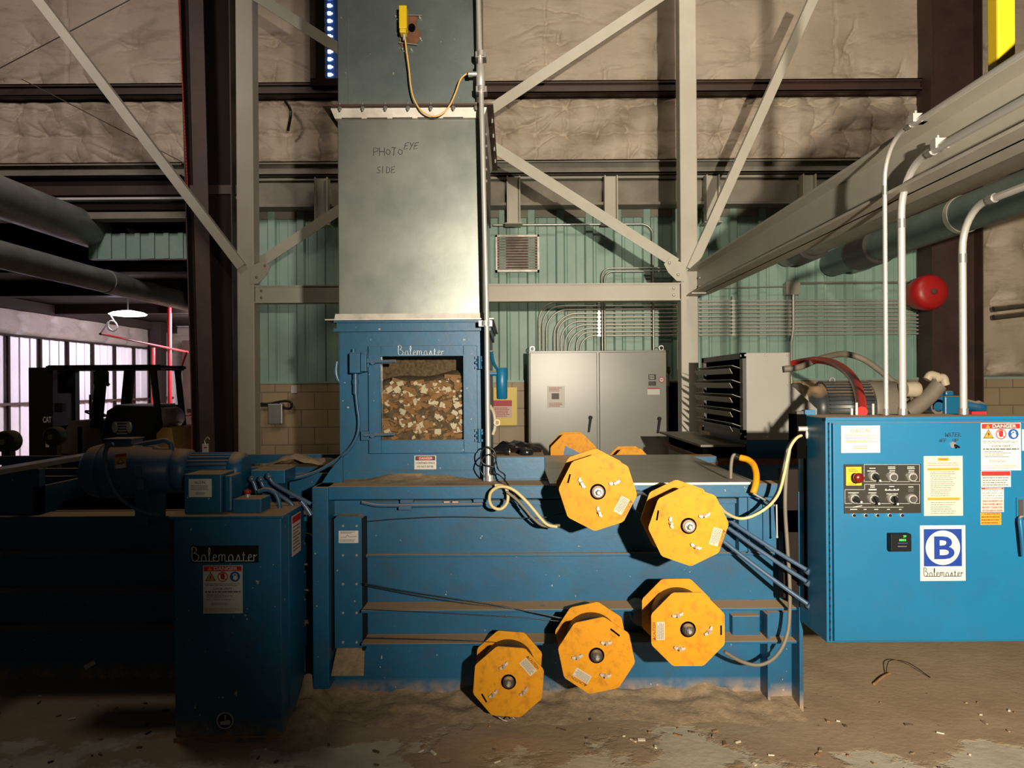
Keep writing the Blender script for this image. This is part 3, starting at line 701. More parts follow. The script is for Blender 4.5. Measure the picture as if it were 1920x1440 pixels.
m.disc(fr, 0, 0, 0.032, 0, 0.001, M['redink']); m.disc(fr, 0, 0, 0.022, 0.001, 0.0016, M['white']); m.pbox(fr, -0.014, 0.014, -0.004, 0.004, 0.0016, 0.0022, M['redink']); m.build('round_sticker', t, label='round red lock-out sticker')
c = P(1251, 705, cd); m = MB(); m.box(c.x-0.012, c.x+0.012, cd-0.06, cd-0.02, c.z-0.11, c.z+0.03, M['galv_dull']); m.ball((c.x+0.004, cd-0.06, c.z+0.06), 0.028, M['rust'], sc=(0.7, 0.7, 1.5)); m.build('disconnect_lever', t, label='disconnect lever with a red grip')
for px in (998, 1240):
    c = P(px, 657, cd+0.2); m = MB(); fr = Fr((c.x, cd+0.2, z1+0.03)); m.ring(fr, 0, 0, 0.02, 0.03, -0.006, 0.006, M['galv_dull']); m.build('lifting_eye', t)

x0, x1, z0, z1 = rect(1260, 717, 1273, 870, 8.6); m = MB(); m.box(x0, x1, 8.55, 8.87, 0.0, z1, M['void']); m.build('shade_box', label='narrow black box of painted shade between the grey cabinet and the right column', cat='cable riser')  # added black box puts the shadow beside the cabinet into colour
# yellow plate and documents on the block wall
x0, x1, z0, z1 = rect(925, 726, 970, 798, YW-0.12)
t = thing('document_holder', ((x0+x1)/2, YW-0.12, z0), 'yellow wall plate with a red and white notice beside the blue chamber', 'sign')
m = MB(); m.box(x0, x1, YW-0.135, YW-0.105, z0, z1, M['safety']); m.build('backing_plate', t, 0.004)
label_plate(t, (925, 757, 960, 783), YW-0.14, 'notice', M['pink'], lambda m, fr, w, h, q: (m.quad(fr, -w, w, h*0.65, h*1.5, q+.0006, M['redink']), m.lines(fr, -w*.9, w*.9, -h*.9, h*.5, 6, M['redink'], q+.0006, 5)), 'white notice with red header')
# small switch at the left on the block wall
x0, x1, z0, z1 = rect(504, 757, 531, 795, YW-0.16)
t = thing('wall_switch_box', ((x0+x1)/2, YW-0.14, z0), 'grey switch box with looped black cable on the tan block wall', 'switch box')
m = MB(); m.box(x0, x1, YW-0.2, YW-0.1, z0, z1, M['galv_dull']); m.build('housing', t, 0.008)
m = MB(); pl = [P(a, b, YW-0.17) for a, b in ((488, 757), (505, 757), (525, 753), (540, 752), (547, 757), (545, 765), (535, 765), (520, 757), (505, 760), (489, 760))]
m.tube(pl, 0.014, M['blackgloss']); m.build('cable', t)
x0, x1, z0, z1 = rect(546, 723, 557, 737, YW-0.11); m = MB(); m.box(x0, x1, YW-0.115, YW-0.10, z0, z1, M['white']); m.build('outlet_plate', label='small white outlet plate on the tan block wall', cat='outlet')
# switch boxes beside the right column
for i, (r_, lab, mt) in enumerate((((1309, 820, 1318, 838), 'small white switch box just right of the right column', M['white']), ((1308, 842, 1323, 857), 'white label box with red top below the small switch box', M['white']))):
    x0, x1, z0, z1 = rect(*r_, FD+0.1); m = MB(); m.box(x0, x1, FD+0.1, FD+0.16, z0, z1, mt)
    if i: m.box(x0, x1, FD+0.09, FD+0.17, z1, z1+0.015, M['redink'])
    else: m.box(x0+0.01, x0+0.035, FD+0.09, FD+0.1, z0+0.04, z0+0.055, M['ink'])
    m.build('switch_box', label=lab, cat='switch box')
# upright conduit of the right column
m = MB(); xx = P(1308.5, 700, FD+0.05).x; m.tube([(xx, FD+0.05, 0.9), (xx, FD+0.05, 2.3)], 0.008, M['galv'], 8, curve=False); m.build('conduit', label='thin conduit strapped to the right side of the right grey column', cat='conduit')
# red alarm disc on the brown column
c = P(1757, 545, 8.2); t = thing('alarm_bell', (c.x, 8.45, c.z-0.2), 'round red alarm bell on the brown column', 'bell')
m = MB(); m.lathe((c.x, 8.55, c.z), (c.x, 8.0, c.z), [(0, 0.17), (0.12, 0.19), (0.2, 0.195), (0.26, 0.17), (0.28, 0.10), (0.285, 0.04)], M['red'], 36); m.build('gong', t)
m = MB(); m.lathe((c.x, 8.27, c.z), (c.x, 8.0, c.z), [(0, 0.035), (0.03, 0.03), (0.035, 0.01)], M['rust'], 16); m.build('centre_nut', t)
m = MB(); m.box(c.x-0.03, c.x+0.03, 8.45, 8.74, c.z-0.03, c.z+0.03, M['rust']); m.build('mount', t)
# window slot with daylight, upper left of the duct
x0, x1, z0, z1 = rect(613, -40, 630, 150, YW-0.1)
m = MB(); m.box(x0-0.16, x0-0.1, YW-0.25, YW-0.02, z0-0.05, 7.1, M['brown']); m.box(x0-0.10, x0, YW-0.2, YW-0.02, z0-0.05, 7.1, M['brown_dark']); m.box(x0-0.16, x1+0.6, YW-0.25, YW-0.02, z0-0.12, z0-0.04, M['brown_dark'])
m.box(x0, x1+0.5, YW-0.16, YW-0.14, z0-0.04, 7.1, M['signblue'])
for k in range(22): z = z0+0.02+k*0.088; m.box(x0+0.025, x0+0.06, YW-0.17, YW-0.16, z, z+0.035, M['lampwhite']); m.box(x0+0.06, x0+0.08, YW-0.17, YW-0.16, z+0.01, z+0.022, M['lampwhite'])
m.build('window_1', kind='structure')
# red pull chain and thin cables at the upper left
m = MB()
for k in range(60):
    f = k/59; p = P(335, 0, 8.3).lerp(P(352, 362, 8.3), f); m.ball(p, 0.014, M['redink'], 6, 4, sc=(0.6, 0.6, 1.7))
m.build('pull_chain', label='dark red hanging pull chain beside the dark left column', cat='chain')
conduit([P(-10, 133, 8.4), P(262, -10, 8.4)], 0.006, 'thin slack steel cable across the top left insulation', M['gunmetal'], 'steel_cable')
conduit([P(40, 148, 8.4), P(350, 308, 8.4)], 0.005, 'thin steel cable sloping down right over the quilted band', M['gunmetal'], 'steel_cable')
conduit([P(535, 190, 8.7), P(545, 210, 8.6), P(540, 245, 8.7)], 0.016, 'short black cable end hanging in front of the quilted band left of the duct', M['blackgloss'], 'hanging_cable', curve=True)

# ================================================================== LETTERING AND LABELS
def script_word(m, fr, x0, z0, width, mt, thick=0.075, depth=0.003):
    k = width/9.95; S = []
    S.append([(0.02, 1.75), (0.15, 2.1), (0.5, 2.12), (0.75, 1.8), (0.62, 1.4), (0.32, 1.18)])
    S.append([(0.32, 1.2), (0.8, 1.08), (1.1, 0.7), (1.0, 0.3), (0.62, 0)])
    S.append([(0.15, 1.95), (0.06, 1.0), (0.12, 0.3), (0.36, 0.0)])
    S.append([(0.36, 0), (4.15, 0)]); S.append([(5.1, 0), (9.4, 0)])
    def a(x): S.append([(x+.65, 0), (x+.65, .55), (x+.45, .95), (x+.16, .85), (x, .4), (x+.1, 0)])
    def e(x): S.append([(x, .45), (x+.42, .6), (x+.36, .95), (x+.1, .88), (x-.02, .45), (x+.1, 0.08), (x+.3, 0)])
    a(1.5); S.append([(2.68, 0), (2.66, 0.7), (2.60, 1.6), (2.70, 2.02), (2.82, 1.7), (2.72, .9)]); e(3.3)
    S.append([(4.15, 0), (4.15, 1)]); S.append([(4.15, .7), (4.38, .98), (4.6, .8), (4.6, 0)]); S.append([(4.6, .7), (4.85, .98), (5.05, .8), (5.05, .1), (5.12, 0)])
    a(5.6); S.append([(6.75, 0), (7.05, .95)]); S.append([(7.05, .95), (7.28, .4), (7.15, 0)])
    S.append([(7.85, 0), (7.88, 1.35)]); S.append([(7.68, .9), (8.1, .9)]); e(8.6)
    S.append([(9.4, 0), (9.42, .95), (9.6, .7), (9.9, .95)])
    for st in S:
        if len(st) == 2:
            p, q = [fr.p(x0+u*k, z0+v*k, depth) for u, v in st]; m.bar(p, q, thick*2*k, depth, mt, up=fr.n)
        else: m.tube([fr.p(x0+u*k, z0+v*k, depth) for u, v in st], thick*k, mt, 6, 4)

def tri(m, fr, a, b, s, w0, mt, w1=None):
    m.poly(fr, [(a-s, b-s*0.8), (a+s, b-s*0.8), (a, b+s*0.95)], w0, w1 or w0+0.0004, mt)
def danger(m, fr, w, h, t, dull=False):
    """half sizes w,h; classic three pictogram lock-out label"""
    e = 0.0005; rd = M['redink']
    m.quad(fr, -w*0.96, w*0.96, h*0.76, h*0.97, t+e, rd)
    tri(m, fr, -w*0.66, h*0.865, w*0.11, t+e, M['orange'], t+2*e)
    m.text(fr, 'DANGER', w*0.16, h*0.868, h*0.135, M['white'], t+3*e, w*1.2)
    y = h*0.53
    tri(m, fr, -w*0.62, y, w*0.27, t, M['ink'], t+e); tri(m, fr, -w*0.62, y-0.0005, w*0.22, t+e, M['orange'], t+2*e)
    m.poly(fr, [(-w*0.60, y+w*0.14), (-w*0.68, y-w*0.02), (-w*0.62, y-w*0.02), (-w*0.66, y-w*0.16), (-w*0.55, y+w*0.03), (-w*0.61, y+w*0.03)], t+2*e, t+3*e, M['ink'])
    m.disc(fr, 0, y, w*0.11, t+e, t+2*e, M['redink'], ry=w*0.15)
    for q in (-0.07, -0.02, 0.03, 0.08): m.pbox(fr, q*w-w*0.018, q*w+w*0.018, y+w*0.05, y+w*0.22, t+e, t+2*e, M['redink'])
    m.ring(fr, 0, y, w*0.22, w*0.26, t+e, t+2.4*e, M['redink']); f2 = fr.rot(45, 0, y, 0); m.pbox(f2, -w*0.23, w*0.23, -w*0.018, w*0.018, t+e, t+3*e, M['redink'])
    m.disc(fr, w*0.62, y, w*0.26, t, t+e, M['signblue']); m.disc(fr, w*0.64, y-w*0.06, w*0.12, t+e, t+2*e, M['white']); m.ring(fr, w*0.62, y+w*0.05, w*0.07, w*0.12, t+e, t+2*e, M['white'], a0=0, a1=pi)
    g = M['greyink']
    m.lines(fr, -w*0.9, w*0.9, h*0.14, h*0.26, 2, g, t+e, 3, 0.4, 0.1)
    m.text(fr, '- LOCK-OUT -', 0, h*0.03, h*0.075, M['ink'], t+e, w*1.15)
    m.lines(fr, -w*0.9, w*0.92, h*-0.14, h*-0.06, 1, M['ink'], t+e, 4, 0.55, 0.05)
    m.lines(fr, -w*0.82, w*0.5, -h*0.46, -h*0.16, 4, g, t+e, 5, 0.35, 0.5)
    m.lines(fr, -w*0.6, w*0.6, -h*0.66, -h*0.54, 2, g, t+e, 6, 0.35, 0.4)
    m.lines(fr, -w*0.9, w*0.9, -h*0.95, -h*0.76, 3, M['fade'], t+e, 7, 0.3, 0.15)
def header_label(txt, hcol, tcol, body, bcol, frac=0.36, n=4):
    def f(m, fr, w, h, t):
        m.quad(fr, -w*0.97, w*0.97, h*(1-2*frac), h*0.96, t+0.0005, hcol)
        if txt: m.text(fr, txt, 0.0 if len(txt) > 8 else w*0.1, h*(1-frac)-0.0003, h*frac*1.15, tcol, t+0.001, w*1.45)
        for i, l in enumerate(body):
            m.text(fr, l, 0, h*(1-2*frac)-(h*(2-2*frac))*(i+0.5)/len(body), h*(2-2*frac)/len(body)*0.55, bcol, t+0.0005, w*1.75, bold=True)
        if not body: m.lines(fr, -w*0.9, w*0.9, -h*0.9, h*(1-2*frac)-h*0.1, n, bcol, t+0.0005, 8, 0.4, 0.15)
    return f
def name_label(txt, mt, seed=2):
    def f(m, fr, w, h, t):
        m.text(fr, txt, 0, h*0.62, h*0.26, mt, t+0.0005, w*1.1)
        m.lines(fr, -w*0.8, w*0.85, -h*0.25, h*0.35, 5, mt, t+0.0005, seed, 0.35, 0.15)
        m.lines(fr, -w*0.4, w*0.4, -h*0.75, -h*0.45, 2, mt, t+0.0005, seed+1, 0.4, 0.1)
    return f

# ================================================================== THE BALER
YF = 3.67
def Zf(py, d=YF): return H+(720-py)*d/F
baler = thing('baler', (0.2, 4.3, 0), 'long blue horizontal baler body with ledges running across the middle of the hall', 'baler')
ledgeX0, ledgeX1 = -0.92, 1.305
m = MB(); m.box(-0.90, 1.29, YF, YF+0.04, 0.0, 0.975, M['blue_low']); m.build('side_wall', baler)
m = MB(); m.box(-0.92, 1.305, 3.56, 3.69, 0.968, 1.03, M['blue']); m.build('top_flange', baler, 0.004)
m = MB(); m.box(-0.92, 0.90, 3.69, 5.05, 1.012, 1.03, M['blue']); m.box(0.90, 1.30, 4.9, 5.05, 0.95, 1.03, M['blue']); m.build('deck', baler)
m = MB(); m.box(0.90, 1.30, 3.72, 4.9, 0.80, 0.82, M['rust']); m.box(0.90, 0.92, 3.7, 4.9, 0.8, 1.01, M['rust']); m.box(0.92, 1.30, 4.88, 4.9, 0.8, 0.99, M['rust']); m.build('hopper_recess', baler, label='rusty open recess behind the top flange')
m = MB(); m.box(-0.90, 1.29, 5.0, 5.05, 0, 1.0, M['blue_bare']); m.box(-0.90, 1.29, YF+0.04, 5.0, 0.02, 0.06, M['blue_bare']); m.build('rear_wall', baler)
for (z, y0, th, px) in ((Zf(1036), 3.635, 0.012, 0), (Zf(1127), 3.53, 0.012, 0), (Zf(1187), 3.53, 0.012, 0)):
    m = MB(); m.box(-0.70, 1.30, y0, YF, z-th, z, M['blue']); m.build('ledge', baler, 0.002)
m = MB(); m.box(-0.70, 1.18, 3.645, YF, Zf(945), Zf(937), M['blue']); m.build('ledge', baler)
m = MB(); m.box(1.30, 1.318, 3.50, 3.74, 0.0, 1.0, M['blue_low']); m.build('end_plate', baler, 0.002)
m = MB(); m.box(1.175, 1.187, 3.56, YF, 0.02, Zf(1143), M['blue_low']); m.build('stiffener', baler)
m = MB(); m.box(1.19, 1.30, 3.60, YF, 0.03, Zf(1143), M['blue_low']); m.build('corner_panel', baler)
m = MB(); m.box(1.06, 1.30, 3.61, YF, Zf(1033), 0.966, M['blue_bare']); m.build('corner_panel', baler, 0.003)
m = MB(); m.box(1.03, 1.16, 3.62, YF, Zf(1192), Zf(1152), M['blue_bare']); m.build('access_plate', baler, 0.003)
for a in (1.10, 1.17): m = MB(); m.box(a, a+0.008, 3.595, 3.615, Zf(1033), 0.966, M['blue']); m.build('rib', baler)
# left corner post and the gusset up to the chamber
m = MB(); m.box(-0.925, -0.85, 3.54, 3.75, 0.10, 1.03, M['blue_low']); m.build('corner_post', baler, 0.004)
m = MB(); fr = front(-0.92, 1.03, 3.72); m.poly(fr, [(0, 0), (0.10, 0), (0.10, 0.13), (0.04, 0.06)], -0.01, 0.01, M['blue']); m.build('gusset_plate', baler)
# bolted cover plate
x0, x1, z0, z1 = rect(627, 968, 679, 1215, 3.60)
m = MB(); fr = front(0, 0, 3.60); rr = 0.014
pts = [(x0, z0), (x1, z0), (x1, z1-rr), (x1-rr, z1), (x0+rr, z1), (x0, z1-rr)]
m.poly(fr, pts, -0.07, 0.0, M['blue_low']); cov = m.build('cover_plate', baler, 0.003)
m = MB(); m.box(x1+0.004, x1+0.012, 3.59, YF, z0-0.01, z1-0.01, M['black']); m.box(x0-0.012, x0-0.004, 3.59, YF, z0-0.01, z1-0.01, M['black']); m.build('gasket', cov)
for px in (643, 668.5):
    for py in (986, 1041, 1095, 1149, 1204):
        c = P(px, py, 3.60); m = MB(); m.bolt((c.x, 3.60, c.z), (0, -1, 0), 0.0065, M['chrome']); m.build('bolt', cov)
def f_ins(m, fr, w, h, t):
    m.lines(fr, -w*.8, w*.8, h*0.55, h*0.85, 2, M['ink'], t+.0005, 3); m.lines(fr, -w*.9, w*.9, -h*.8, -h*.4, 2, M['greyink'], t+.0005, 9)
    m.tube([fr.p(a*w, b*h, t) for a, b in ((-0.8, -0.1), (-0.3, -0.05), (-0.1, 0.3), (0.1, 0.0), (0.8, 0.1))], 0.001, M['brownink'], 5)
label_plate(cov, (635, 995, 672, 1018), 3.598, 'instruction_label', M['white'], f_ins)
m = MB(); a = P(640, 1218, 3.6)
m.add([(x0, 3.52, z0-0.10), (x1+0.02, 3.52, z0-0.10), (x1, YF-0.02, z0-0.005), (x0, YF-0.02, z0-0.005), (x0, YF-0.02, z0-0.1), (x1, YF-0.02, z0-0.1)], [(0, 1, 2, 3), (0, 3, 4), (1, 5, 2), (0, 4, 5, 1)], M['dust']); m.build('cover_foot', baler)
# painted conduit under the flange
m = MB(); m.tube([P(678, 942, 3.63), P(712, 948, 3.63), P(780, 948, 3.62), P(905, 946, 3.62)], 0.008, M['blue_conduit'], 8)
for px, py in ((763, 940), (760, 952), (900, 938)): c = P(px, py, 3.61); m.box(c.x-0.03, c.x+0.03, 3.60, 3.64, c.z-0.008, c.z+0.008, M['blue_conduit'])
m.build('painted_conduit', baler)
m = MB()
for px in (838, 854): c = P(px, 941, 3.62); m.box(c.x-0.015, c.x+0.013, 3.615, 3.63, c.z-0.003, c.z+0.003, M['pink'])
m.build('small_tag', baler)

# left half of the machine
m = MB(); m.box(-3.4, -1.0, 3.95, 4.0, 0.0, 0.86, M['blue_low']); m.build('side_wall', baler)
m = MB(); m.box(-3.4, -1.0, 3.80, 3.97, 0.83, 0.86, M['blue']); m.build('ledge', baler)
for z in (0.66, 0.47, 0.28): m = MB(); m.box(-3.4, -1.0, 3.86, 3.96, z-0.015, z, M['blue']); m.build('ledge', baler)
m = MB(); m.box(-3.4, -0.95, 4.30, 4.34, 0.85, 1.0, M['blue']); m.build('inner_wall', baler)
m = MB(); m.box(-3.4, -2.37, 3.85, 3.9, 0.86, 1.09, M['blue']); m.box(-2.40, -2.37, 3.85, 4.3, 0.86, 1.0, M['blue']); m.build('end_box', baler)
m = MB(); m.obox((-2.43, 4.25, 1.105), (0.045, 0, 0), (0, 1.0, 0), (0, 0, 0.012), M['pipe_beige']); m.build('top_rail', baler, label='pale top rail of the left end')
for (y_, z_) in ((5.0, 1.03), (4.75, 0.975)): m = MB(); m.box(-3.6, -0.9, y_, y_+0.06, z_-0.035, z_+0.02, M['blue']); m.build('rear_rail', baler)
m = MB(); m.box(-3.4, -0.9, 4.05, 5.02, 0.5, 0.9, M['void']); m.build('chamber_floor', baler)
m = MB(); m.box(-1.19, -0.93, 4.1, 4.13, 0.86, 1.03, M['blue']); m.build('inner_wall', baler)
# slotted bale door between the console and the corner post
for k, py in enumerate((985, 1037, 1090, 1142, 1190)):
    c = P(576, py, 3.85); m = MB(); m.box(c.x-0.07, c.x-0.005, 3.80, 3.86, c.z-0.055, c.z+0.05, M['blue_low']); m.box(c.x+0.01, c.x+0.055, 3.82, 3.86, c.z-0.055, c.z+0.05, M['blue_bare']); m.build('slat', baler)
# rollers at the far left
for px, py, r, d, w_ in ((16, 845, 0.075, 5.35, 'left-hand'), (104, 838, 0.072, 5.9, 'right-hand')):
    c = P(px, py, d); c.z = 1.05+r; t = thing('roller_wheel', (c.x, d, c.z-r), 'dark steel roller behind the pale top rail, the '+w_+' one', 'roller')
    m = MB(); m.lathe((c.x, d-0.05, c.z), (c.x, d+0.05, c.z), [(0, r*0.9), (0.01, r), (0.09, r), (0.10, r*0.9)], M['motor'], 28); m.build('drum', t)
    m = MB(); m.cyl((c.x, d-0.07, c.z), (c.x, d+0.07, c.z), r*0.25, M['galv_dull'], 14); m.build('axle', t)
    m = MB(); m.box(c.x-0.03, c.x+0.03, d-0.03, d+0.03, 0, c.z-r*0.8, M['motor']); m.build('stand', t)

# sheet on the deck, blue block beside it, tools
t = thing('cover_sheet', (0.65, 4.2, 1.031), 'flat dusty zinc cover plate lying on the baler deck', 'plate')
m = MB(); m.box(0.172, 1.135, 3.545, 4.95, 1.033, 1.038, M['plate']); m.build('plate', t)
m = MB(); m.box(0.172, 1.135, 3.540, 3.546, 1.030, 1.041, M['zinc']); m.build('front_lip', t)
x0, x1, z0, z1 = rect(925, 858, 1022, 905, 3.76); t = thing('deck_box', ((x0+x1)/2, 3.95, 1.03), 'plain blue steel box on the deck right of the chamber', 'box')
m = MB(); m.box(x0, x1, 3.76, 4.25, 1.031, 1.145, M['blue']); m.build('housing', t, 0.004)
m = MB(); m.box(x0-0.01, x1+0.03, 3.74, 3.80, 1.031, 1.036, M['blue']); m.build('foot_flange', t)
def crumple(cx, cy, cz, sx, sy, sz, mt, seed, n=26):
    m = MB(); r = random.Random(seed); cs = []
    for i in range(14):
        f = i/13; ring_ = []
        for k in range(n):
            a = 2*pi*k/n; q = noise.noise(V((cos(a)*1.6+seed, sin(a)*1.6, f*3.5)))*0.9+noise.noise(V((cos(a)*4+seed, sin(a)*4, f*9)))*0.5
            pr = sin(pi*min(max(f, 0.02), 0.98))**0.5
            ring_.append(V((cx-sx+2*sx*f, cy+sy*cos(a)*pr*(1+0.5*q), cz+max(0.0, sz*(0.5+0.5*sin(a))*pr*(1+0.6*q)))))
        cs.append(ring_)
    m.rings(cs, mt); return m
m = crumple(0.02, 4.0, 1.146, 0.13, 0.10, 0.055, M['blackgloss'], 5); m.build('rag', label='crumpled black cloth lying on the blue deck box', cat='cloth')
t = thing('torch', (0.0-0.06, 3.86, 1.146), 'small black cylindrical torch in front of the black cloth', 'torch')
m = MB(); m.lathe((-0.09, 3.83, 1.163), (0.0, 3.83, 1.163), [(0, 0.011), (0.05, 0.012), (0.055, 0.017), (0.075, 0.017)], M['blackgloss'], 18); m.build('barrel', t)
m = MB(); m.cyl((-0.016, 3.83, 1.163), (-0.012, 3.83, 1.163), 0.014, M['chrome'], 16); m.build('lens', t)
m = MB(); m.lathe((0.07, 3.84, 1.146), (0.07, 3.84, 1.2), [(0, 0.03), (0.006, 0.034), (0.022, 0.034), (0.028, 0.028)], M['blackgloss'], 24); m.build('tape_puck', label='small round glossy black puck right of the torch', cat='puck')

# dust lying along the foot, on the deck and behind
def heap(x0, x1, y0, y1, zf, h, mt, seed, nx=70, ny=14, prof=None):
    vs = []; fs = []
    for j in range(ny+1):
        for i in range(nx+1):
            x = x0+(x1-x0)*i/nx; v = j/ny; y = y0+(y1-y0)*v-(0.12*(1-v)*noise.noise(V((x*3.1, seed, 0))) if nx > 100 else 0)
            n_ = noise.fractal(V((x*4+seed, y*6, seed)), 1.0, 2.0, 4)
            k = prof(i/nx, v) if prof else v
            vs.append((x, y, zf+max(-0.004, h*k*(0.75+0.5*n_)+0.006*n_ - 0.002)))
    for j in range(ny):
        for i in range(nx): a = j*(nx+1)+i; fs.append((a, a+1, a+nx+2, a+nx+1))
    m = MB(); m.add(vs, fs, mt, True); return m
heap(-1.0, 1.30, 3.38, 3.668, 0.0, 0.065, M['dust'], 3, 120).build('sawdust_drift', label='low drift of brown sawdust along the foot of the baler', cat='sawdust', kind='stuff')
heap(-0.86, -0.11, 3.60, 3.845, 1.03, 0.03, M['dust'], 8, 60, 10, lambda u, v: v*v*(0.25+1.5*max(0, 1-abs(u-0.52)*3))).build('sawdust_pile', label='brown sawdust piled on the ledge under the chamber window door', cat='sawdust', kind='stuff')
heap(-1.55, -1.0, 4.65, 4.98, 1.0, 0.09, M['dust'], 12, 40, 14, lambda u, v: sin(pi*u)*sin(pi*min(v+0.2, 1))).build('sawdust_pile', label='tan sawdust mound on the rear deck left of the chamber', cat='sawdust', kind='stuff')
for k, py in enumerate((1003, 1057, 1110, 1163)):
    c = P(578, py, 3.8); heap(c.x-0.06, c.x+0.06, 3.74, 3.80, c.z-0.01, 0.03, M['dust'], 20+k, 16, 8, lambda u, v: sin(pi*u)).build('sawdust_pile', label='brown sawdust lump wedged in the slotted door beside the console, '+('topmost', 'second from top', 'third from top', 'lowest')[k], cat='sawdust', kind='stuff', group='sawdust lumps in the slotted door')
m = heap(-1.05, -0.82, 3.15, 3.60, 0, 0.16, M['dust'], 33, 24, 20, lambda u, v: sin(pi*min(1, u*0.9+0.1))*v); m.build('sawdust_pile', label='heap of brown sawdust between the console and the corner post', cat='sawdust', kind='stuff')
m = MB(); r_ = random.Random(11)
for i in range(150):
    if i < 110: x = r_.uniform(-1.0, 2.4); y = r_.uniform(2.75, 3.6)
    else: x = r_.uniform(-2.4, -0.9); y = r_.uniform(2.95, 3.8)
    s = r_.uniform(0.003, 0.011); f = Fr((x, y, 0.004), (cos(i), sin(i), 0), (-sin(i), cos(i), 0.2))
    m.pbox(f, -s*r_.uniform(1, 3.2), s, -s*0.6, s*0.6, -0.002, 0.003, r_.choice([M['wood'], M['chip_white'], M['dust'], M['fines']]))
m.build('floor_chips', label='small wood chips scattered over the concrete floor', cat='wood chips', kind='stuff')
c = P(168, 1247, 3.5); 
m = MB(); f = Fr((-1.93, 3.52, 0.227), (0.85, 0, 0.5), (-0.45, 0, 0.8)); c = P(168, 1247, 3.94)
f = Fr((c.x, 3.945, c.z), (0.86, 0, 0.5), (-0.5, 0, 0.86)); m.pbox(f, -0.03, 0.03, -0.011, 0.011, 0, 0.004, M['chip_white']); m.build('paper_tag', baler)
m = MB(); m.tube([(1.78, 3.80, 0.006), (1.86, 3.88, 0.01), (1.92, 3.93, 0.008)], 0.007, M['wood'], 7); m.build('wood_splinter', label='thin pale wood splinter on the floor under the control cabinet', cat='splinter')
m = MB(); m.tube([(1.9, 3.93, 0.008), (1.98, 4.05, 0.03), (2.06, 4.02, 0.03), (2.1, 3.88, 0.006)], 0.002, M['wire'], 6); m.build('wire_scrap', label='bent scrap of dark wire on the floor below the control cabinet', cat='wire')

# ================================================================== CHAMBER AND DUCT
CD = 3.85
x0c, x1c, zc0, zc1 = rect(637, 603, 914, 897, CD)
zc0 = 1.031
ch = thing('feed_chamber', ((x0c+x1c)/2, CD+0.5, 1.03), 'blue square feed chamber with a window door full of wood chips', 'chamber')
wx0, wx1, wz0, wz1 = rect(716, 668, 870, 824, CD)
m = MB(); B = M['blue']; y0 = CD; y1 = CD+0.04
m.box(x0c, wx0-0.01, y0, y1, zc0, zc1, B); m.box(wx1+0.01, x1c, y0, y1, zc0, zc1, B)
m.box(wx0-0.01, wx1+0.01, y0, y1, zc0, wz0-0.01, B); m.box(wx0-0.01, wx1+0.01, y0, y1, wz1+0.01, zc1, B)
m.box(x0c, x0c+0.01, y1, CD+1.1, zc0, zc1, B); m.box(x1c-0.01, x1c, y1, CD+1.1, zc0, zc1, B); m.box(x0c, x1c, CD+1.09, CD+1.1, zc0, zc1, B)
m.build('housing', ch)
m = MB(); m.box(x0c-0.02, x1c+0.02, CD-0.035, CD+0.0, zc1-0.05, zc1-0.035, B); m.box(x0c-0.02, x1c+0.02, CD-0.035, CD+1.13, zc1-0.006, zc1+0.004, B); m.box(x0c-0.01, x1c+0.01, CD-0.012, CD, zc1-0.035, zc1-0.006, B)
m.box(x1c, x1c+0.012, CD, CD+1.1, zc1-0.05, zc1, B); m.build('top_flange', ch)
m = MB(); m.box(x0c-0.005, x1c+0.005, CD-0.02, CD, zc0, zc0+0.035, B); m.box(x0c-0.01, x1c+0.01, CD-0.015, CD, zc0+0.035, zc0+0.041, B); m.build('base_flange', ch)
# door
dx0, dx1, dz0, dz1 = rect(691, 648, 895, 850, CD-0.03)
m = MB(); fr = front(0, 0, CD-0.03); r = 0.012
def rr_pts(x0, x1, z0, z1, r, n=4):
    out = []
    for (cx, cz, a0) in ((x1-r, z1-r, 0), (x0+r, z1-r, 90), (x0+r, z0+r, 180), (x1-r, z0+r, 270)):
        for k in range(n+1): a = radians(a0+90*k/n); out.append((cx+r*cos(a), cz+r*sin(a)))
    return out
for (a, b, c, d) in ((dx0, wx0, dz0, dz1), (wx1, dx1, dz0, dz1), (wx0, wx1, dz0, wz0), (wx0, wx1, wz1, dz1)): m.box(a, b, CD-0.03, CD-0.003, c, d, B)
door = m.build('door', ch, 0.002)
m = MB(); e = 0.005
for (a, b, c, d) in ((wx0-e, wx0, wz0-e, wz1+e), (wx1, wx1+e, wz0-e, wz1+e), (wx0, wx1, wz0-e, wz0), (wx0, wx1, wz1, wz1+e)): m.box(a, b, CD-0.036, CD-0.030, c, d, M['blue_bare'])
m.build('window_trim', door)
for py in (680, 816):     # hinges on the right
    c = P(899, py, CD-0.03); m = MB(); m.cyl((c.x, CD-0.045, c.z-0.032), (c.x, CD-0.045, c.z+0.032), 0.012, M['blue_bare'], 12)
    for q in (-0.025, 0.025): m.box(c.x-0.022, c.x+0.02, CD-0.05, CD-0.03, c.z+q-0.006, c.z+q+0.006, M['blue_bare'])
    m.bolt((c.x-0.015, CD-0.05, c.z), (0, -1, 0), 0.008, M['blue_bare']); m.bolt((c.x+0.015, CD-0.05, c.z+0.01), (0, -1, 0), 0.008, M['blue_bare']); m.build('hinge', door)
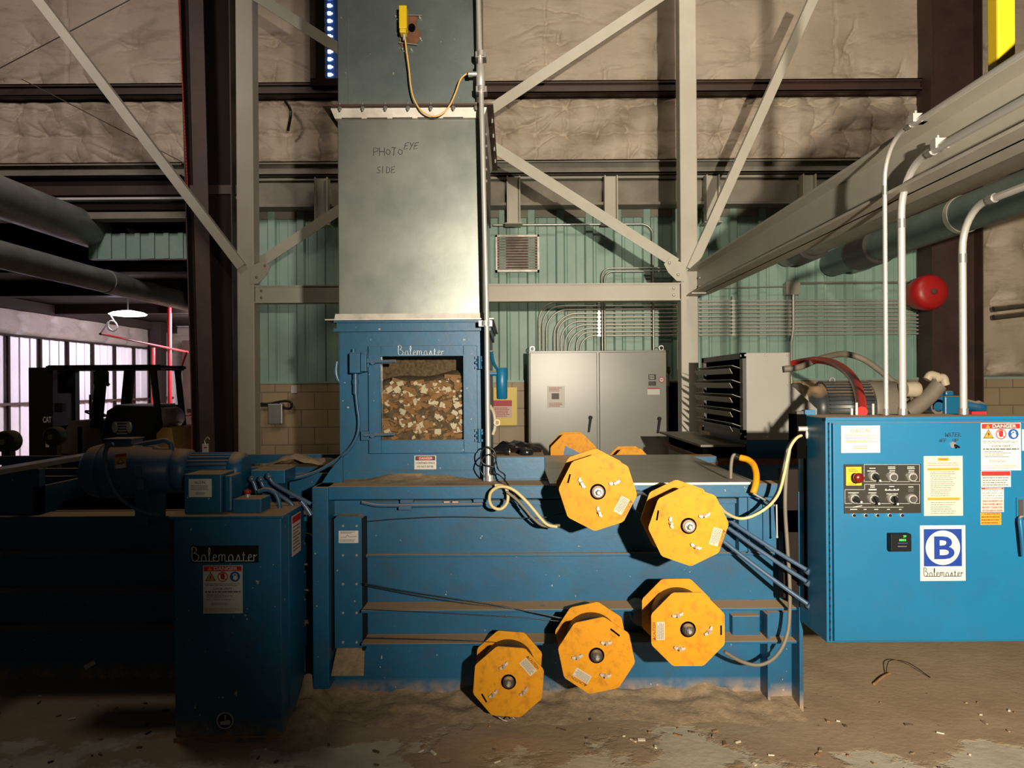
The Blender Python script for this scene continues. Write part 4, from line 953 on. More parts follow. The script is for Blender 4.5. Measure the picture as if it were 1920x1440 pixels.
for py in (680, 817):     # latches on the left reaching over the window
    a = P(690, py, CD-0.05); b = P(742, py-2, CD-0.055); m = MB(); m.box(a.x-0.035, a.x+0.005, CD-0.05, CD-0.0, a.z-0.022, a.z+0.022, M['blue_bare'])
    m.tube([(a.x-0.02, CD-0.055, a.z), (b.x, CD-0.058, b.z)], 0.005, M['blue_conduit'], 8, curve=False); m.tube([(a.x+0.03, CD-0.05, a.z+0.008), (b.x, CD-0.055, b.z+0.007)], 0.0035, M['blue_conduit'], 8, curve=False)
    m.cyl((a.x+0.025, CD-0.07, a.z), (a.x+0.025, CD-0.03, a.z), 0.011, M['blue_conduit'], 10); m.build('latch', door)
m = MB(); m.box(wx0, wx1, CD-0.008, CD-0.004, wz0, wz1, M['glass']); m.build('window_pane', door)
m = MB(); f = front(0, 0, CD-0.031); c = P(790, 657, CD-0.03); script_word(m, f, P(748, 664, CD).x, P(790, 666, CD-0.03).z, 86*CD/F, M['silver'], 0.085, 0.002); m.build('script_nameplate', door, label='silver script lettering')
c = P(790, 835, CD-0.03); m = MB(); tri(m, f, c.x-0.03, c.z, 0.006, 0, M['steelblue']); m.text(f, '1/2000', c.x+0.008, c.z, 0.008, M['steelblue'], width=0.04); m.build('stamp_mark', door)
# chips behind the window
m = MB(); r_ = random.Random(5)
top = lambda u: wz0+(wz1-wz0)*(0.70+0.10*u+0.02*sin(u*9))
N_ = 24; vs = []; fs = []
for i in range(N_+1):
    u = i/N_; x = wx0-0.01+(wx1-wx0+0.02)*u
    vs += [(x, CD+0.025, wz0-0.02), (x, CD+0.03, top(u)-0.05), (x, CD+0.06, top(u)-0.01), (x, CD+0.16, top(u)+0.012), (x, CD+0.5, top(u)+0.03)]
for i in range(N_):
    for k in range(4): a = 5*i+k; fs.append((a, a+5, a+6, a+1))
m.add(vs, fs, M['fines'], True)
for i in range(330):
    u = r_.random(); v = r_.random()**0.85; x = wx0+(wx1-wx0)*(0.02+0.96*u); z = wz0+(top(u)-0.015-wz0)*v
    tl_ = r_.uniform(-40, 40); s = r_.choice([0.006, 0.009, 0.012, 0.015]); kind = r_.random()
    f2 = Fr((x, CD+0.02+r_.uniform(-0.005, 0.012)+max(0, (z-top(u)+0.05))*0.6, z), (cos(radians(tl_)), r_.uniform(-.35, .35), sin(radians(tl_))), (-sin(radians(tl_)), r_.uniform(-.3, .3), cos(radians(tl_))))
    mt = M['chip_white'] if kind < 0.30 else M['wood'] if kind < 0.85 else M['fines']
    sx = s*(2.3 if kind > 0.6 else 1.1); sy = s*(0.3 if kind > 0.82 else 0.9 if kind < 0.6 else 0.7)
    if 0.52 < kind < 0.6:
        m.poly(f2, [(sx*cos(2*pi*k/5+i)*r_.uniform(.7, 1.3), sx*sin(2*pi*k/5+i)*r_.uniform(.7, 1.3)) for k in range(5)], -0.003, 0.003, mt)
    else: m.pbox(f2, -sx, sx, -sy, sy, -0.003, 0.003, mt)
m.build('wood_chips', label='tan and white wood chips pressed against the chamber window', cat='wood chips', kind='stuff')
m = MB(); m.box(wx0-0.10, wx1+0.10, CD+0.22, CD+0.23, wz0, wz1+0.05, M['fines']); m.build('inner_baffle', ch)
label_plate(ch, (777, 854, 818, 880), CD-0.002, 'danger_label', M['white'], lambda m, fr, w, h, t: (m.quad(fr, -w*.9, w*.9, h*.3, h*.9, t+.0005, M['ink']), m.disc(fr, 0, h*.6, w*.8, t+.0005, t+.001, M['redink'], ry=h*.27), m.text(fr, 'DANGER', 0.003, h*.6, h*.32, M['white'], t+.0015, w*1.2), m.text(fr, 'CONFINED SPACE', 0, -h*.08, h*.26, M['ink'], t+.0005, w*1.75), m.text(fr, 'DO NOT ENTER', 0, -h*.6, h*.26, M['ink'], t+.0005, w*1.5)), label='white confined space label')
# limit switch and its painted conduit
c = P(668, 680, CD-0.03); t = thing('limit_switch', (c.x, CD-0.03, c.z-0.05), 'blue painted limit switch at the upper left of the chamber door', 'switch')
m = MB(); x0, x1, z0, z1 = rect(657, 661, 677, 700, CD-0.06); m.box(x0, x1, CD-0.09, CD-0.001, z0, z1, M['blue_bare']); m.build('housing', t, 0.004)
m = MB(); x0, x1, z0, z1 = rect(678, 664, 689, 697, CD-0.05); m.box(x0, x1, CD-0.08, CD-0.001, z0, z1, M['blue_bare']); m.build('actuator', t, 0.003)
c = P(666, 672, CD); m = MB(); m.cyl((c.x, CD-0.04, c.z+0.02), (c.x, CD-0.04, c.z+0.045), 0.01, M['blue_bare'], 10); m.build('roller_arm', t)
m = MB(); a = P(666, 701, CD-0.05); m.cyl((a.x, CD-0.045, a.z), (a.x, CD-0.045, a.z-0.1), 0.014, M['blue_conduit'], 12); m.cyl((a.x, CD-0.045, a.z-0.03), (a.x, CD-0.045, a.z-0.05), 0.017, M['blue_conduit'], 8); m.build('cable_gland', t)
m = MB(); m.tube([P(x, y, CD-0.05) for x, y in ((667, 738), (670, 765), (673, 790), (670, 815), (658, 838), (640, 856), (615, 873), (590, 886), (562, 895), (537, 899))], 0.0085, M['blue_conduit'], 10); m.build('painted_conduit', label='blue painted conduit curving from the chamber switch down to the left junction box', cat='conduit')
m = MB(); m.tube([P(x, y, CD+0.02) for x, y in ((632, 678), (630, 695), (634, 712), (646, 723), (660, 727))], 0.011, M['steelblue'], 10); m.build('painted_conduit', label='short grey blue conduit curl left of the limit switch', cat='conduit')
# cylinder fitting right of chamber
c = P(941, 719, 4.3); t = thing('air_filter', (c.x, 4.3, c.z-0.1), 'blue cylinder fitting on the right side of the chamber', 'cylinder')
m = MB(); m.lathe((c.x, 4.3, c.z-0.088), (c.x, 4.3, c.z+0.09), [(0, 0.022), (0.004, 0.030), (0.172, 0.032), (0.178, 0.026)], M['blue_box'], 24); m.build('canister', t)
m = MB(); a = P(929, 700, 4.3); m.cyl((a.x-0.06, 4.3, a.z), (c.x, 4.3, a.z), 0.014, M['blue_box'], 12); b = P(921, 658, 4.2); m.tube([b, P(925, 680, 4.25), P(933, 693, 4.3)], 0.009, M['blue_box'], 8); m.build('bracket', t)
t2 = thing('brass_valve', (P(930, 790, 4.0).x, 4.0, P(930, 800, 4).z), 'small brass valve and elbow on the chamber right side above the cloth', 'valve')
m = MB(); m.tube([P(918, 760, 3.98), P(926, 775, 4.0), P(928, 800, 4.0), P(924, 815, 4.0)], 0.009, M['pvc'], 8); m.build('elbow', t2)
m = MB(); c = P(932, 792, 4.0); m.ring(Fr((c.x, 3.98, c.z)), 0, 0, 0.010, 0.018, -0.004, 0.004, M['pvc'], 16); m.build('handle', t2)

# duct
ld = thing('lower_duct', ((x0c+x1c)/2, CD+0.5, zc1+0.005), 'bright galvanised sheet metal duct section standing on the blue chamber', 'duct')
zl0 = zc1+0.005; zl1 = P(765, 222, CD).z; lx0 = P(631, 400, CD).x; lx1 = P(906, 400, CD).x
m = MB(); m.box(lx0+0.005, lx1-0.005, CD+0.01, CD+1.05, zl0, zl1, M['sheet']); m.build('sheet_body', ld, 0.004)
m = MB(); xa, xb = x0c-0.012, x1c+0.01
def skirt(m, z0, z1, e0, e1, mt, y0=CD, y1=CD+1.06, xa=None, xb=None):
    xa = lx0 if xa is None else xa; xb = lx1 if xb is None else xb
    vs = []
    for z, e in ((z0, e0), (z1, e1)): vs += [(xa-e, y0-e, z), (xb+e, y0-e, z), (xb+e, y1+e, z), (xa-e, y1+e, z)]
    m.add(vs, [(0, 1, 5, 4), (1, 2, 6, 5), (2, 3, 7, 6), (3, 0, 4, 7), (4, 5, 6, 7), (3, 2, 1, 0)], mt)
m = MB(); skirt(m, zl0, zl0+0.006, 0.05, 0.05, M['zinc']); skirt(m, zl0+0.006, zl0+0.035, 0.012, 0.008, M['zinc']); m.build('bottom_flange', ld)
m = MB(); skirt(m, zl1-0.0, zl1+0.045, 0.004, 0.022, M['zinc']); m.build('top_collar', ld)
m = MB(); zf_ = zl1+0.045; skirt(m, zf_, zf_+0.007, 0.055, 0.055, M['brown']); skirt(m, zf_+0.007, zf_+0.03, 0.0, 0.0, M['rust']); m.build('rusty_flange', ld)
for i in range(7):
    x = lx0+0.03+(lx1-lx0-0.06)*i/6; m = MB(); m.cyl((x, CD-0.045, zf_-0.022), (x, CD-0.045, zf_+0.016), 0.005, M['galv_dull'], 8); m.cyl((x, CD-0.045, zf_-0.014), (x, CD-0.045, zf_-0.002), 0.010, M['galv_dull'], 6, smooth=False); m.build('bolt', ld)
m = MB()
for i in range(5): x = lx0+0.03+(lx1-lx0-0.1)*i/5; m.box(x, x+0.10, CD-0.008, CD+0.0, zl1-0.001, zl1+0.003, M['gunmetal'])
m.build('weld_seam', ld)
for i in range(4):
    y = CD+0.15+i*0.24
    m = MB(); m.cyl((lx1+0.045, y, zf_-0.02), (lx1+0.045, y, zf_+0.016), 0.006, M['galv_dull'], 8); m.build('bolt', ld)
m = MB(); m.box(lx1+0.001, lx1+0.012, CD+0.05, CD+1.0, zl1-0.35, zl1-0.02, M['gunmetal']); m.build('side_strap', ld)
for i in range(5): m = MB(); m.bolt((lx1+0.012, CD+0.10, zl1-0.05-0.06*i), (1, -0.4, 0), 0.008, M['chrome']); m.build('side_bolt', ld)
# hand written words
mk = M['marker']; f = front(0, 0, CD+0.008)
def strokes(t, word, x, z, h, name, label, mt=mk, f=f, r=0.0016, slant=0.0, gap=0.3, wk=0.62):
    G = {'P': [[(0, 0), (0, 1), (.8, .9), (.7, .55), (0, .45)]], 'H': [[(0, 0), (0, 1)], [(.8, 0), (.8, 1)], [(0, .5), (.8, .5)]],
         'O': [[(.4, .1), (.05, .4), (.3, .8), (.75, .6), (.7, .2), (.4, .1)]], 'T': [[(0, 1), (.8, .95)], [(.45, .97), (.3, 0)]],
         'E': [[(.8, 1), (.1, .9), (0, 0), (.75, .1)], [(.05, .5), (.6, .55)]], 'Y': [[(0, 1), (.4, .5)], [(.8, 1), (.2, -.1)]],
         'S': [[(.8, .95), (.2, .85), (.3, .5), (.7, .4), (.6, .05), (0, .05)]], 'I': [[(.2, 0), (.25, 1)]], 'D': [[(0, 0), (.1, 1), (.7, .7), (.7, .2), (0, 0)]],
         'W': [[(0, 1), (.2, 0), (.45, .6), (.7, 0), (.95, 1)]], 'A': [[(0, 0), (.4, 1), (.8, 0)], [(.15, .4), (.65, .4)]], 'R': [[(0, 0), (0, 1), (.7, .8), (0, .5), (.8, 0)]],
         'F': [[(.7, 1), (0, .95), (0, 0)], [(0, .5), (.6, .5)]], 'U': [[(0, 1), (.05, .1), (.6, .1), (.7, 1)]], ' ': []}
    m = MB(); u = x
    for c in word:
        for st in G[c]: m.tube([f.p(u+a*h*wk+b*h*slant, z+b*h, 0.0006) for a, b in st], r, mt, 5, curve=False)
        u += h*(wk*(0.85)+gap*0.4)
    return m.build(name, t, label=label)
c = P(700, 291, CD); strokes(ld, 'PHOTO', c.x, c.z, 0.040, 'hand_lettering', 'PHOTO in marker pen', wk=0.75)
c = P(757, 279, CD); strokes(ld, 'EYE', c.x, c.z, 0.034, 'hand_lettering', 'EYE in marker pen', slant=0.2, wk=0.7)
c = P(706, 324, CD); strokes(ld, 'SIDE', c.x, c.z, 0.034, 'hand_lettering', 'SIDE in marker pen', wk=0.7)
ud = thing('upper_duct', ((x0c+x1c)/2, CD+0.5, zf_+0.03), 'dark dull galvanised duct section above the flange, rising out of view', 'duct')
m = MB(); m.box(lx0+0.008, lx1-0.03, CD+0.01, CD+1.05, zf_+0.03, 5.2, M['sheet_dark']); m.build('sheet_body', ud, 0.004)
m = MB(); x = P(652, 100, CD).x; m.box(x-0.0015, x+0.0015, CD+0.006, CD+0.01, zf_+0.03, 5.2, M['sheet']); m.build('seam', ud)
# photo eye
t = thing('photo_eye', (P(762, 60, CD).x, CD-0.04, P(762, 88, CD).z), 'yellow photoelectric sensor on a rusty plate on the upper duct', 'sensor')
fe = front(0, 0, CD+0.006); pl = [P(x, y, CD) for x, y in ((766, 30), (783, 31), (780, 52), (789, 60), (788, 74), (778, 84), (762, 82), (757, 92), (748, 80), (750, 45))]
m = MB(); m.poly(fe, [(p.x, p.z) for p in pl], 0, 0.005, M['rust']); m.build('rusty_plate', t)
c = P(772, 52, CD); m = MB(); m.disc(fe, c.x, c.z, 0.018, 0.005, 0.0062, M['void'], ry=0.022); m.build('sight_hole', t)
m = MB()
for a, b in (((745, 28), (791, 29)), ((748, 80), (783, 84)), ((750, 28), (750, 75))): m.bar(P(*a, CD-0.01), P(*b, CD-0.01), 0.006, 0.004, M['galv_dull'])
m.build('wire_bracket', t)
for px, py in ((742, 31), (787, 33), (788, 72), (755, 92), (771, 93)):
    q = P(px, py, CD); m = MB(); m.bolt((q.x, CD+0.004, q.z), (0, -1, 0), 0.006, M['chrome'], 0.012); m.build('screw', t)
x0, x1, z0, z1 = rect(749.5, 15, 764, 58, CD-0.06); m = MB(); m.box(x0, x1, CD-0.09, CD-0.03, z0, z1, M['safety']); m.box(x0+0.002, x1-0.004, CD-0.088, CD-0.035, z0-0.02, z0, M['safety']); m.build('sensor_body', t, 0.004)
q = P(758, 64, CD-0.06); m = MB(); m.cyl((q.x, CD-0.06, q.z+0.015), (q.x, CD-0.06, q.z-0.03), 0.008, M['zinc'], 12); m.build('cable_gland', t)
m = MB(); m.tube([P(x, y, CD-0.06) for x, y in ((759, 68), (763, 100), (767, 130), (770, 160), (776, 185), (790, 208), (810, 218), (828, 214), (843, 198), (855, 172), (863, 150), (874, 139), (884, 137))], 0.0042, M['yellowcord'], 8); m.build('sensor_cord', label='thin yellow cord looping from the photo eye to the upright conduit', cat='cord')
# upright conduit in front of the duct's right edge
t = thing('upright_conduit', (P(918, 905, 3.72).x, 3.72, 1.032), 'bright metal conduit running up the front right edge of the duct', 'conduit')
a = P(916, 904, 3.72); b = P(896, 0, 3.72); xx = a.x; m = MB()
m.tube([(xx, 3.72, 1.045), (P(912, 560, 3.72).x, 3.72, P(912, 560, 3.72).z), (P(903, 210, 3.72).x, 3.74, P(903, 210, 3.72).z), (P(897, 0, 3.75).x, 3.76, P(897, 0, 3.75).z), (P(895, -60, 3.75).x, 3.76, P(895, -60, 3.75).z)], 0.0125, M['galv'], 12, curve=False); m.build('pipe', t)
c = P(901, 141, 3.74); m = MB(); m.lathe((c.x, 3.75, c.z-0.06), (c.x, 3.75, c.z+0.06), [(0, 0.013), (0.01, 0.021), (0.11, 0.021), (0.12, 0.013)], M['galv'], 16); m.cyl((c.x-0.055, 3.75, c.z+0.01), (c.x, 3.75, c.z+0.01), 0.011, M['galv'], 12); m.cyl((c.x-0.06, 3.75, c.z+0.01), (c.x-0.04, 3.75, c.z+0.01), 0.014, M['chrome'], 6); m.build('tee_fitting', t)
for px, py, k in ((911, 606, 1), (902, 100, .8), (903, 165, .8)): c = P(px, py, 3.72); m = MB(); m.cyl((c.x, 3.72, c.z-0.012), (c.x, 3.72, c.z+0.012), 0.019*k, M['galv'], 8); m.box(c.x-0.035*k, c.x+0.03*k, 3.73, 3.80, c.z-0.014, c.z+0.014, M['galv_dull']); m.build('clamp', t)
m = MB(); c = P(918, 900, 3.72); m.cyl((c.x, 3.72, 1.032), (c.x, 3.72, 1.06), 0.019, M['galv'], 12); m.box(c.x-0.03, c.x-0.02, 3.72, 3.73, 1.032, 1.11, M['steelblue']); m.build('foot_elbow', t)
# tangled black leads at the conduit foot
for i, (pts, lab) in enumerate((([(926, 876), (905, 868), (902, 850), (912, 838), (926, 845), (930, 862), (921, 885), (935, 890), (950, 905), (962, 925), (985, 955)], 'black lead looped around the conduit foot and trailing to the right'),
                   ([(910, 895), (900, 880), (904, 862), (917, 852), (928, 858), (934, 880), (946, 890), (946, 903)], 'short black lead coiled beside the conduit foot'))):
    m = MB(); m.tube([P(x, y, 3.66 if x < 940 else 3.52) for x, y in pts], 0.0036, M['blackgloss'], 7); m.build('black_lead', label=lab, cat='cable')
# cream cable with a loop, strapped run
pts = [(928, 910), (945, 912), (952, 925), (951, 942), (940, 954), (926, 952), (918, 940), (920, 924), (932, 914), (948, 913), (965, 920), (985, 938), (1000, 955), (1014, 972), (1027, 984), (1045, 988)]
m = MB(); m.tube([P(x, y, 3.50-0.004*i) for i, (x, y) in enumerate(pts)], 0.0075, M['cream'], 10); m.build('cream_cable', label='cream cable with a round loop left of the wire spools', cat='cable')
m = MB(); m.tube([P(x, y, 3.47) for x, y in ((950, 922), (968, 936), (985, 955), (1000, 972), (1020, 986), (1050, 985))], 0.007, M['greyhose'], 8); m.build('grey_cable', label='dusty grey cable running beside the cream cable', cat='cable')

# ================================================================== CONSOLE (left foreground)
KD = 3.25
kx0, kx1 = P(327, 1180, KD).x, P(528, 1180, KD).x; kz1 = P(430, 972, KD).z
co = thing('blue_console', ((kx0+kx1)/2, KD+0.17, 0), 'dark blue steel power console with script nameplate standing at the left foreground', 'cabinet')
m = MB(); m.box(kx0, kx1, KD, KD+0.36, 0.02, kz1, M['blue_low']); m.build('housing', co, 0.004)
m = MB(); m.box(kx0-0.02, kx1+0.012, KD-0.012, KD+0.38, kz1, kz1+0.012, M['blue']); m.build('lid', co, 0.003)
m = MB(); m.box(kx0, kx1+0.005, KD-0.015, KD+0.37, 0, 0.02, M['blue_low']); m.build('plinth', co)
x0, x1, z0, z1 = rect(358, 1023, 485, 1055, KD); m = MB(); m.box(x0, x1, KD-0.004, KD, z0, z1, M['black']); fk = front(0, 0, KD-0.004)
script_word(m, fk, x0+0.004, z0+0.008, x1-x0-0.008, M['silver'], 0.06, 0.001); m.build('script_nameplate', co, label='black nameplate with silver script')
label_plate(co, (381, 1060, 455, 1150), KD-0.0008, 'danger_label', M['white'], danger, 'white danger lock-out label with three pictograms')
c = P(422, 1351, KD); m = MB(); f = front(c.x, c.z, KD)
m.disc(f, 0, 0, 0.032, 0, 0.0008, M['ink'], 28); m.ring(f, 0, 0, 0.031, 0.036, 0, 0.0015, M['white']); m.pbox(f, -0.001, 0.003, 0, 0.025, 0.0008, 0.002, M['white']); m.poly(f, [(-0.022, -0.005), (0.016, 0.003), (0.024, -0.004), (0.020, -0.018), (-0.020, -0.018)], 0.0008, 0.002, M['silver']); m.build('round_sticker', co, label='round lift-point sticker')
m = MB(); fs_ = Fr((kx1, KD+0.22, P(550, 1005, KD+0.2).z), (0, 1, 0), (0, 0, 1)); m.pbox(fs_, -0.06, 0.08, -0.085, 0.095, 0, 0.001, M['pink']); m.quad(fs_, -0.055, 0.075, 0.06, 0.09, 0.0016, M['redink']); m.lines(fs_, -0.05, 0.07, -0.07, 0.05, 8, M['greyink'], 0.0016, 4); m.build('side_label', co, label='faded label on the right side')
m = MB(); m.box(kx1, kx1+0.006, KD+0.1, KD+0.112, 0.1, kz1, M['blue']); m.build('side_seam', co)
# boxes on the console
def nameplate_box():
    t = thing('terminal_box', (P(387, 960, 3.3).x, 3.36, kz1+0.012), 'blue terminal box with a white rating label under the motor', 'box')
    x0, x1, z0, z1 = rect(345, 889, 415, 965, 3.30); m = MB(); m.box(x0, x1, 3.30, 3.46, kz1+0.0125, z1, M['blue']); m.build('housing', t, 0.005)
    m = MB(); m.box(x1, x1+0.035, 3.33, 3.46, kz1+0.0125, z1-0.01, M['blue']); m.build('side_plate', t, 0.01)
    label_plate(t, (354, 898, 397, 932), 3.299, 'rating_label', M['white'], name_label('VALCO INC.', M['ink']), 'white rating label')
nameplate_box()
t = thing('button_box', (P(466, 960, 3.32).x, 3.37, kz1+0.012), 'small blue box with a red push button on the console top', 'box')
x0, x1, z0, z1 = rect(436, 936, 472, 966, 3.31); m = MB(); m.box(x0, x1+0.04, 3.31, 3.44, kz1+0.0125, z1, M['blue']); m.build('housing', t, 0.003)
c = P(463, 934, 3.36); m = MB(); m.lathe((c.x, 3.37, z1), (c.x, 3.37, z1+0.04), [(0, 0.008), (0.016, 0.008), (0.018, 0.015), (0.028, 0.016), (0.032, 0.010)], M['red'], 16); m.build('push_button', t, label='red mushroom button')
m = MB(); m.cyl((c.x, 3.37, z1), (c.x, 3.37, z1+0.014), 0.0115, M['chrome'], 14); m.build('button_collar', t)
t = thing('junction_box', (P(500, 890, 3.62).x, 3.66, 1.03), 'blue junction box with three conduits between the motor and the chamber', 'junction box')
x0, x1, z0, z1 = rect(470, 882, 534, 907, 3.62); m = MB(); m.box(x0, x1, 3.62, 3.80, z0, z1, M['blue']); m.build('housing', t, 0.003)
m = MB(); m.box(x0+0.04, x1-0.04, 3.66, 3.80, 0.0, z0, M['blue_bare']); m.build('pedestal', t)
for i, (pts, lab) in enumerate((([(472, 898), (476, 906), (481, 920), (483, 925)], 'left, shortest'), ([(489, 899), (494, 912), (510, 921), (527, 930), (545, 943), (556, 960)], 'middle'), ([(504, 893), (512, 905), (530, 917), (555, 930), (570, 938), (583, 945)], 'right')) ):
    m = MB(); m.tube([P(x, y, 3.52) for x, y in pts], 0.0095, M['steelblue'], 10); m.ball(P(*pts[0], 3.52), 0.016, M['steelblue'], 10, 6); m.build('flexible_conduit', label='grey blue flexible conduit leaving the junction box front, the '+lab+' one', cat='conduit', group='conduits on the junction box')
m = MB(); m.tube([P(x, y, 3.45) for x, y in ((484, 922), (500, 918), (515, 924), (523, 940), (525, 960))], 0.010, M['blue_conduit'], 10); m.build('flexible_conduit', label='blue conduit arching down onto the console lid', cat='conduit')
m = MB(); m.tube([P(x, y, 3.5) for x, y in ((565, 940), (575, 953), (583, 966))], 0.010, M['steelblue'], 10); m.build('flexible_conduit', label='short conduit stub left of the corner post', cat='conduit')
# motor
MD = 3.62
mo = thing('electric_motor', (P(300, 880, MD).x, MD, P(300, 930, MD).z), 'large blue electric motor lying horizontally above the console', 'motor')
xa, xb = P(162, 876, MD).x, P(458, 876, MD).x; cz = P(300, 882, MD).z; k = MD/F
m = MB(); m.lathe((xa, MD, cz), (xb, MD, cz), [(0, 20*k), (4*k, 36*k), (14*k, 46*k), (34*k, 51*k), (40*k, 52*k), (40*k, 49*k)], M['motor'] if 0 else M['blue_conduit'], 36); m.build('end_bell', mo)
m = MB(); m.lathe((xa, MD, cz), (xb, MD, cz), [(36*k, 45*k), (40*k, 50*k), (110*k, 50*k), (114*k, 47*k), (128*k, 47*k), (132*k, 43*k), (165*k, 42*k), (170*k, 36*k)], M['blue_conduit'], 40); m.build('stator_body', mo)
m = MB(); m.lathe((xa, MD, cz), (xb, MD, cz), [(168*k, 30*k), (172*k, 41*k), (196*k, 39*k), (200*k, 30*k)], M['blue_conduit'], 28); m.build('adapter_flange', mo)
m = MB()
cz2 = P(400, 885, MD).z; m.lathe((xa, MD, cz2), (xb, MD, cz2), [(196*k, 27*k), (198*k, 31*k), (276*k, 31*k), (280*k, 26*k)], M['blue_conduit'], 28)
for i in range(26):
    a = 2*pi*i/26; dv = V((0, cos(a), sin(a))); m.obox(V((xa+238*k, MD, cz2))+dv*33*k, (38*k, 0, 0), dv*4*k, dv.cross(V((1, 0, 0)))*1.1*k, M['blue_conduit'])
m.build('finned_housing', mo)
m = MB(); m.lathe((xa, MD, cz2), (xb, MD, cz2), [(274*k, 34*k), (278*k, 38*k), (296*k, 36*k), (300*k, 28*k)], M['blue'], 28); m.build('fan_cowl', mo)
for s in (120, 250): m = MB(); m.box(xa+(s-12)*k, xa+(s+12)*k, MD-0.09, MD+0.09, 0.86, cz-0.08, M['blue_bare']); m.build('mounting_foot', mo)
m = MB(); x0, x1, z0, z1 = rect(204, 824, 253, 850, MD); m.box(x0, x1, MD-0.04, MD+0.08, z0-0.02, z1, M['blue_conduit']); m.build('terminal_housing', mo, 0.004)
m = MB(); m.box(x0-0.004, x1+0.006, MD-0.045, MD+0.085, z1, z1+0.006, M['blue_conduit']); m.build('terminal_cover', mo)
m = MB()
for x_, z_ in ((120, -5), (125, 20)): m.obox((xa+x_*k, MD-46*k, cz-z_*k), (6*k, 0, 0), (0, 4*k, 0), (0, 0, 9*k), M['steelblue'])
m.build('clamp_lug', mo)
fl = Fr((P(229, 862, MD-0.11).x, MD-0.123, P(229, 864, MD-0.11).z), (1, 0, 0.12), (-0.12, 0.25, 1)); m = MB()
m.pbox(fl, -0.026, 0.026, -0.033, 0.033, 0, 0.001, M['orange']); m.quad(fl, -0.026, 0.026, 0.020, 0.033, 0.0014, M['redink']); m.quad(fl, -0.024, 0.024, -0.032, -0.016, 0.0014, M['paper']); tri(m, fl, 0, 0.001, 0.016, 0.0014, M['ink']); tri(m, fl, 0, 0.0005, 0.010, 0.0018, M['safety']); m.build('warning_label', mo, label='yellow warning label with a triangle')
m = MB(); m.tube([P(x, y, 3.50) for x, y in ((212, 832), (200, 840), (197, 862), (202, 890), (212, 915), (228, 936), (250, 951), (278, 962), (303, 965))], 0.0095, M['steelblue'], 10); m.build('flexible_conduit', label='grey blue conduit hanging in a long curve in front of the motor', cat='conduit')
m = MB(); m.tube([P(x, y, 3.6) for x, y in ((248, 838), (270, 832), (295, 828), (310, 826), (320, 833), (322, 845))], 0.0115, M['blue_conduit'], 10); m.build('flexible_conduit', label='blue conduit lying along the top of the motor', cat='conduit')

# ================================================================== SPOOLS
def spool(cx, cy, d, sep, octdeg, lab, nuts, label_, slot, R=0.160, back=False):
    c = P(cx, cy, d); t = thing('wire_spool', (c.x, d+sep/2, c.z-R), lab, 'wire spool', 'yellow octagonal wire spools')
    Y = M['yellow']; k = d/F
    def octo(m, fr, r, w0, w1): m.poly(fr, [(r*cos(radians(-octdeg+45*i+q)), r*sin(radians(-octdeg+45*i+q))) for i in range(8) for q in (-2.2, 2.2)], w0, w1, Y)
    f = front(c.x, c.z, d)
    m = MB(); octo(m, f, R, -0.006, 0); m.build('front_plate', t, 0.0015)
    m = MB(); octo(m, front(c.x, c.z, d+sep), R, -0.006, 0); octo_b = m.build('back_plate', t, 0.0015)
    m = MB(); m.lathe((c.x, d+0.006, c.z), (c.x, d+sep, c.z), [(0.0, 0.086), (0.01, 0.118), (sep*0.5, 0.124), (sep-0.02, 0.118), (sep-0.008, 0.086)], M['coil'], 40); m.build('wire_coil', t)
    if back: return t, f
    m = MB(); m.cyl((c.x, d+sep, c.z), (c.x, YF, c.z), 0.03, M['gunmetal'], 18); m.build('axle', t)
    m = MB(); m.disc(f, 0, 0, 0.0325, 0, 0.001, M['void'], 28); m.lathe((c.x, d, c.z), (c.x, d-0.05, c.z), [(0, 0.025), (0.012, 0.025), (0.016, 0.018), (0.02, 0.018)], M['galv'] if cy < 1000 else M['gunmetal'], 24)
    m.bolt((c.x, d-0.02, c.z), (0, -1, 0), 0.013, M['galv_dull'], 0.012); m.cyl((c.x, d-0.032, c.z), (c.x, d-0.040, c.z), 0.007, M['chrome'], 12); m.build('hub_nut', t)
    for (nx, ny, ang) in nuts:
        q = f.rot(ang, nx*k, -ny*k, 0); m = MB()
        m.lathe(q.p(0, 0, 0), q.p(0, 0, 1), [(0, 0.008), (0.016, 0.008), (0.018, 0.005), (0.034, 0.005)], M['chrome'], 12)
        for s in (-1, 1): m.poly(q, [(s*0.004, -0.004), (s*0.016, -0.006), (s*0.024, 0.001), (s*0.021, 0.008), (s*0.012, 0.005), (s*0.004, 0.005)], 0.010, 0.014, M['zinc'])
        m.build('wing_nut', t)
    (lx, ly, la, lw, lh) = label_; q = f.rot(la, lx*k, -ly*k, 0); m = MB(); w_, h_ = lw*k/2, lh*k/2
    m.pbox(q, -w_, w_, -h_, h_*0.3, -0.001, 0.0008, M['paper'])
    m.lines(q, -w_*.9, w_*.9, -h_*.85, h_*.22, 6, M['greyink'], 0.0013, 5, 0.4, 0.15)
    tri(m, q, -w_*0.86, h_*0.66, h_*0.28, 0.0, M['brownink'], 0.001); m.text(q, 'CAUTION', w_*0.14, h_*0.66, h_*0.42, M['brownink'], 0.001, w_*1.6); m.build('caution_label', t, label='white caution label')
    (sx, sy, sa, sl) = slot; q = f.rot(sa, sx*k, -sy*k, 0); m = MB(); m.pbox(q, -sl*k/2, sl*k/2, -0.0035, 0.0035, -0.001, 0.0008, M['void']); m.build('slot', t)
    return t, f
spool(1121, 922, 3.16, 0.19, 5, 'yellow octagonal wire spool nearest the deck plate, upper left of the five', [(-31, -17, 60), (31, -17, -15), (1.5, 37, 70)], (48, 28, 118.7, 33, 26), (-54, -25, 105, 17))
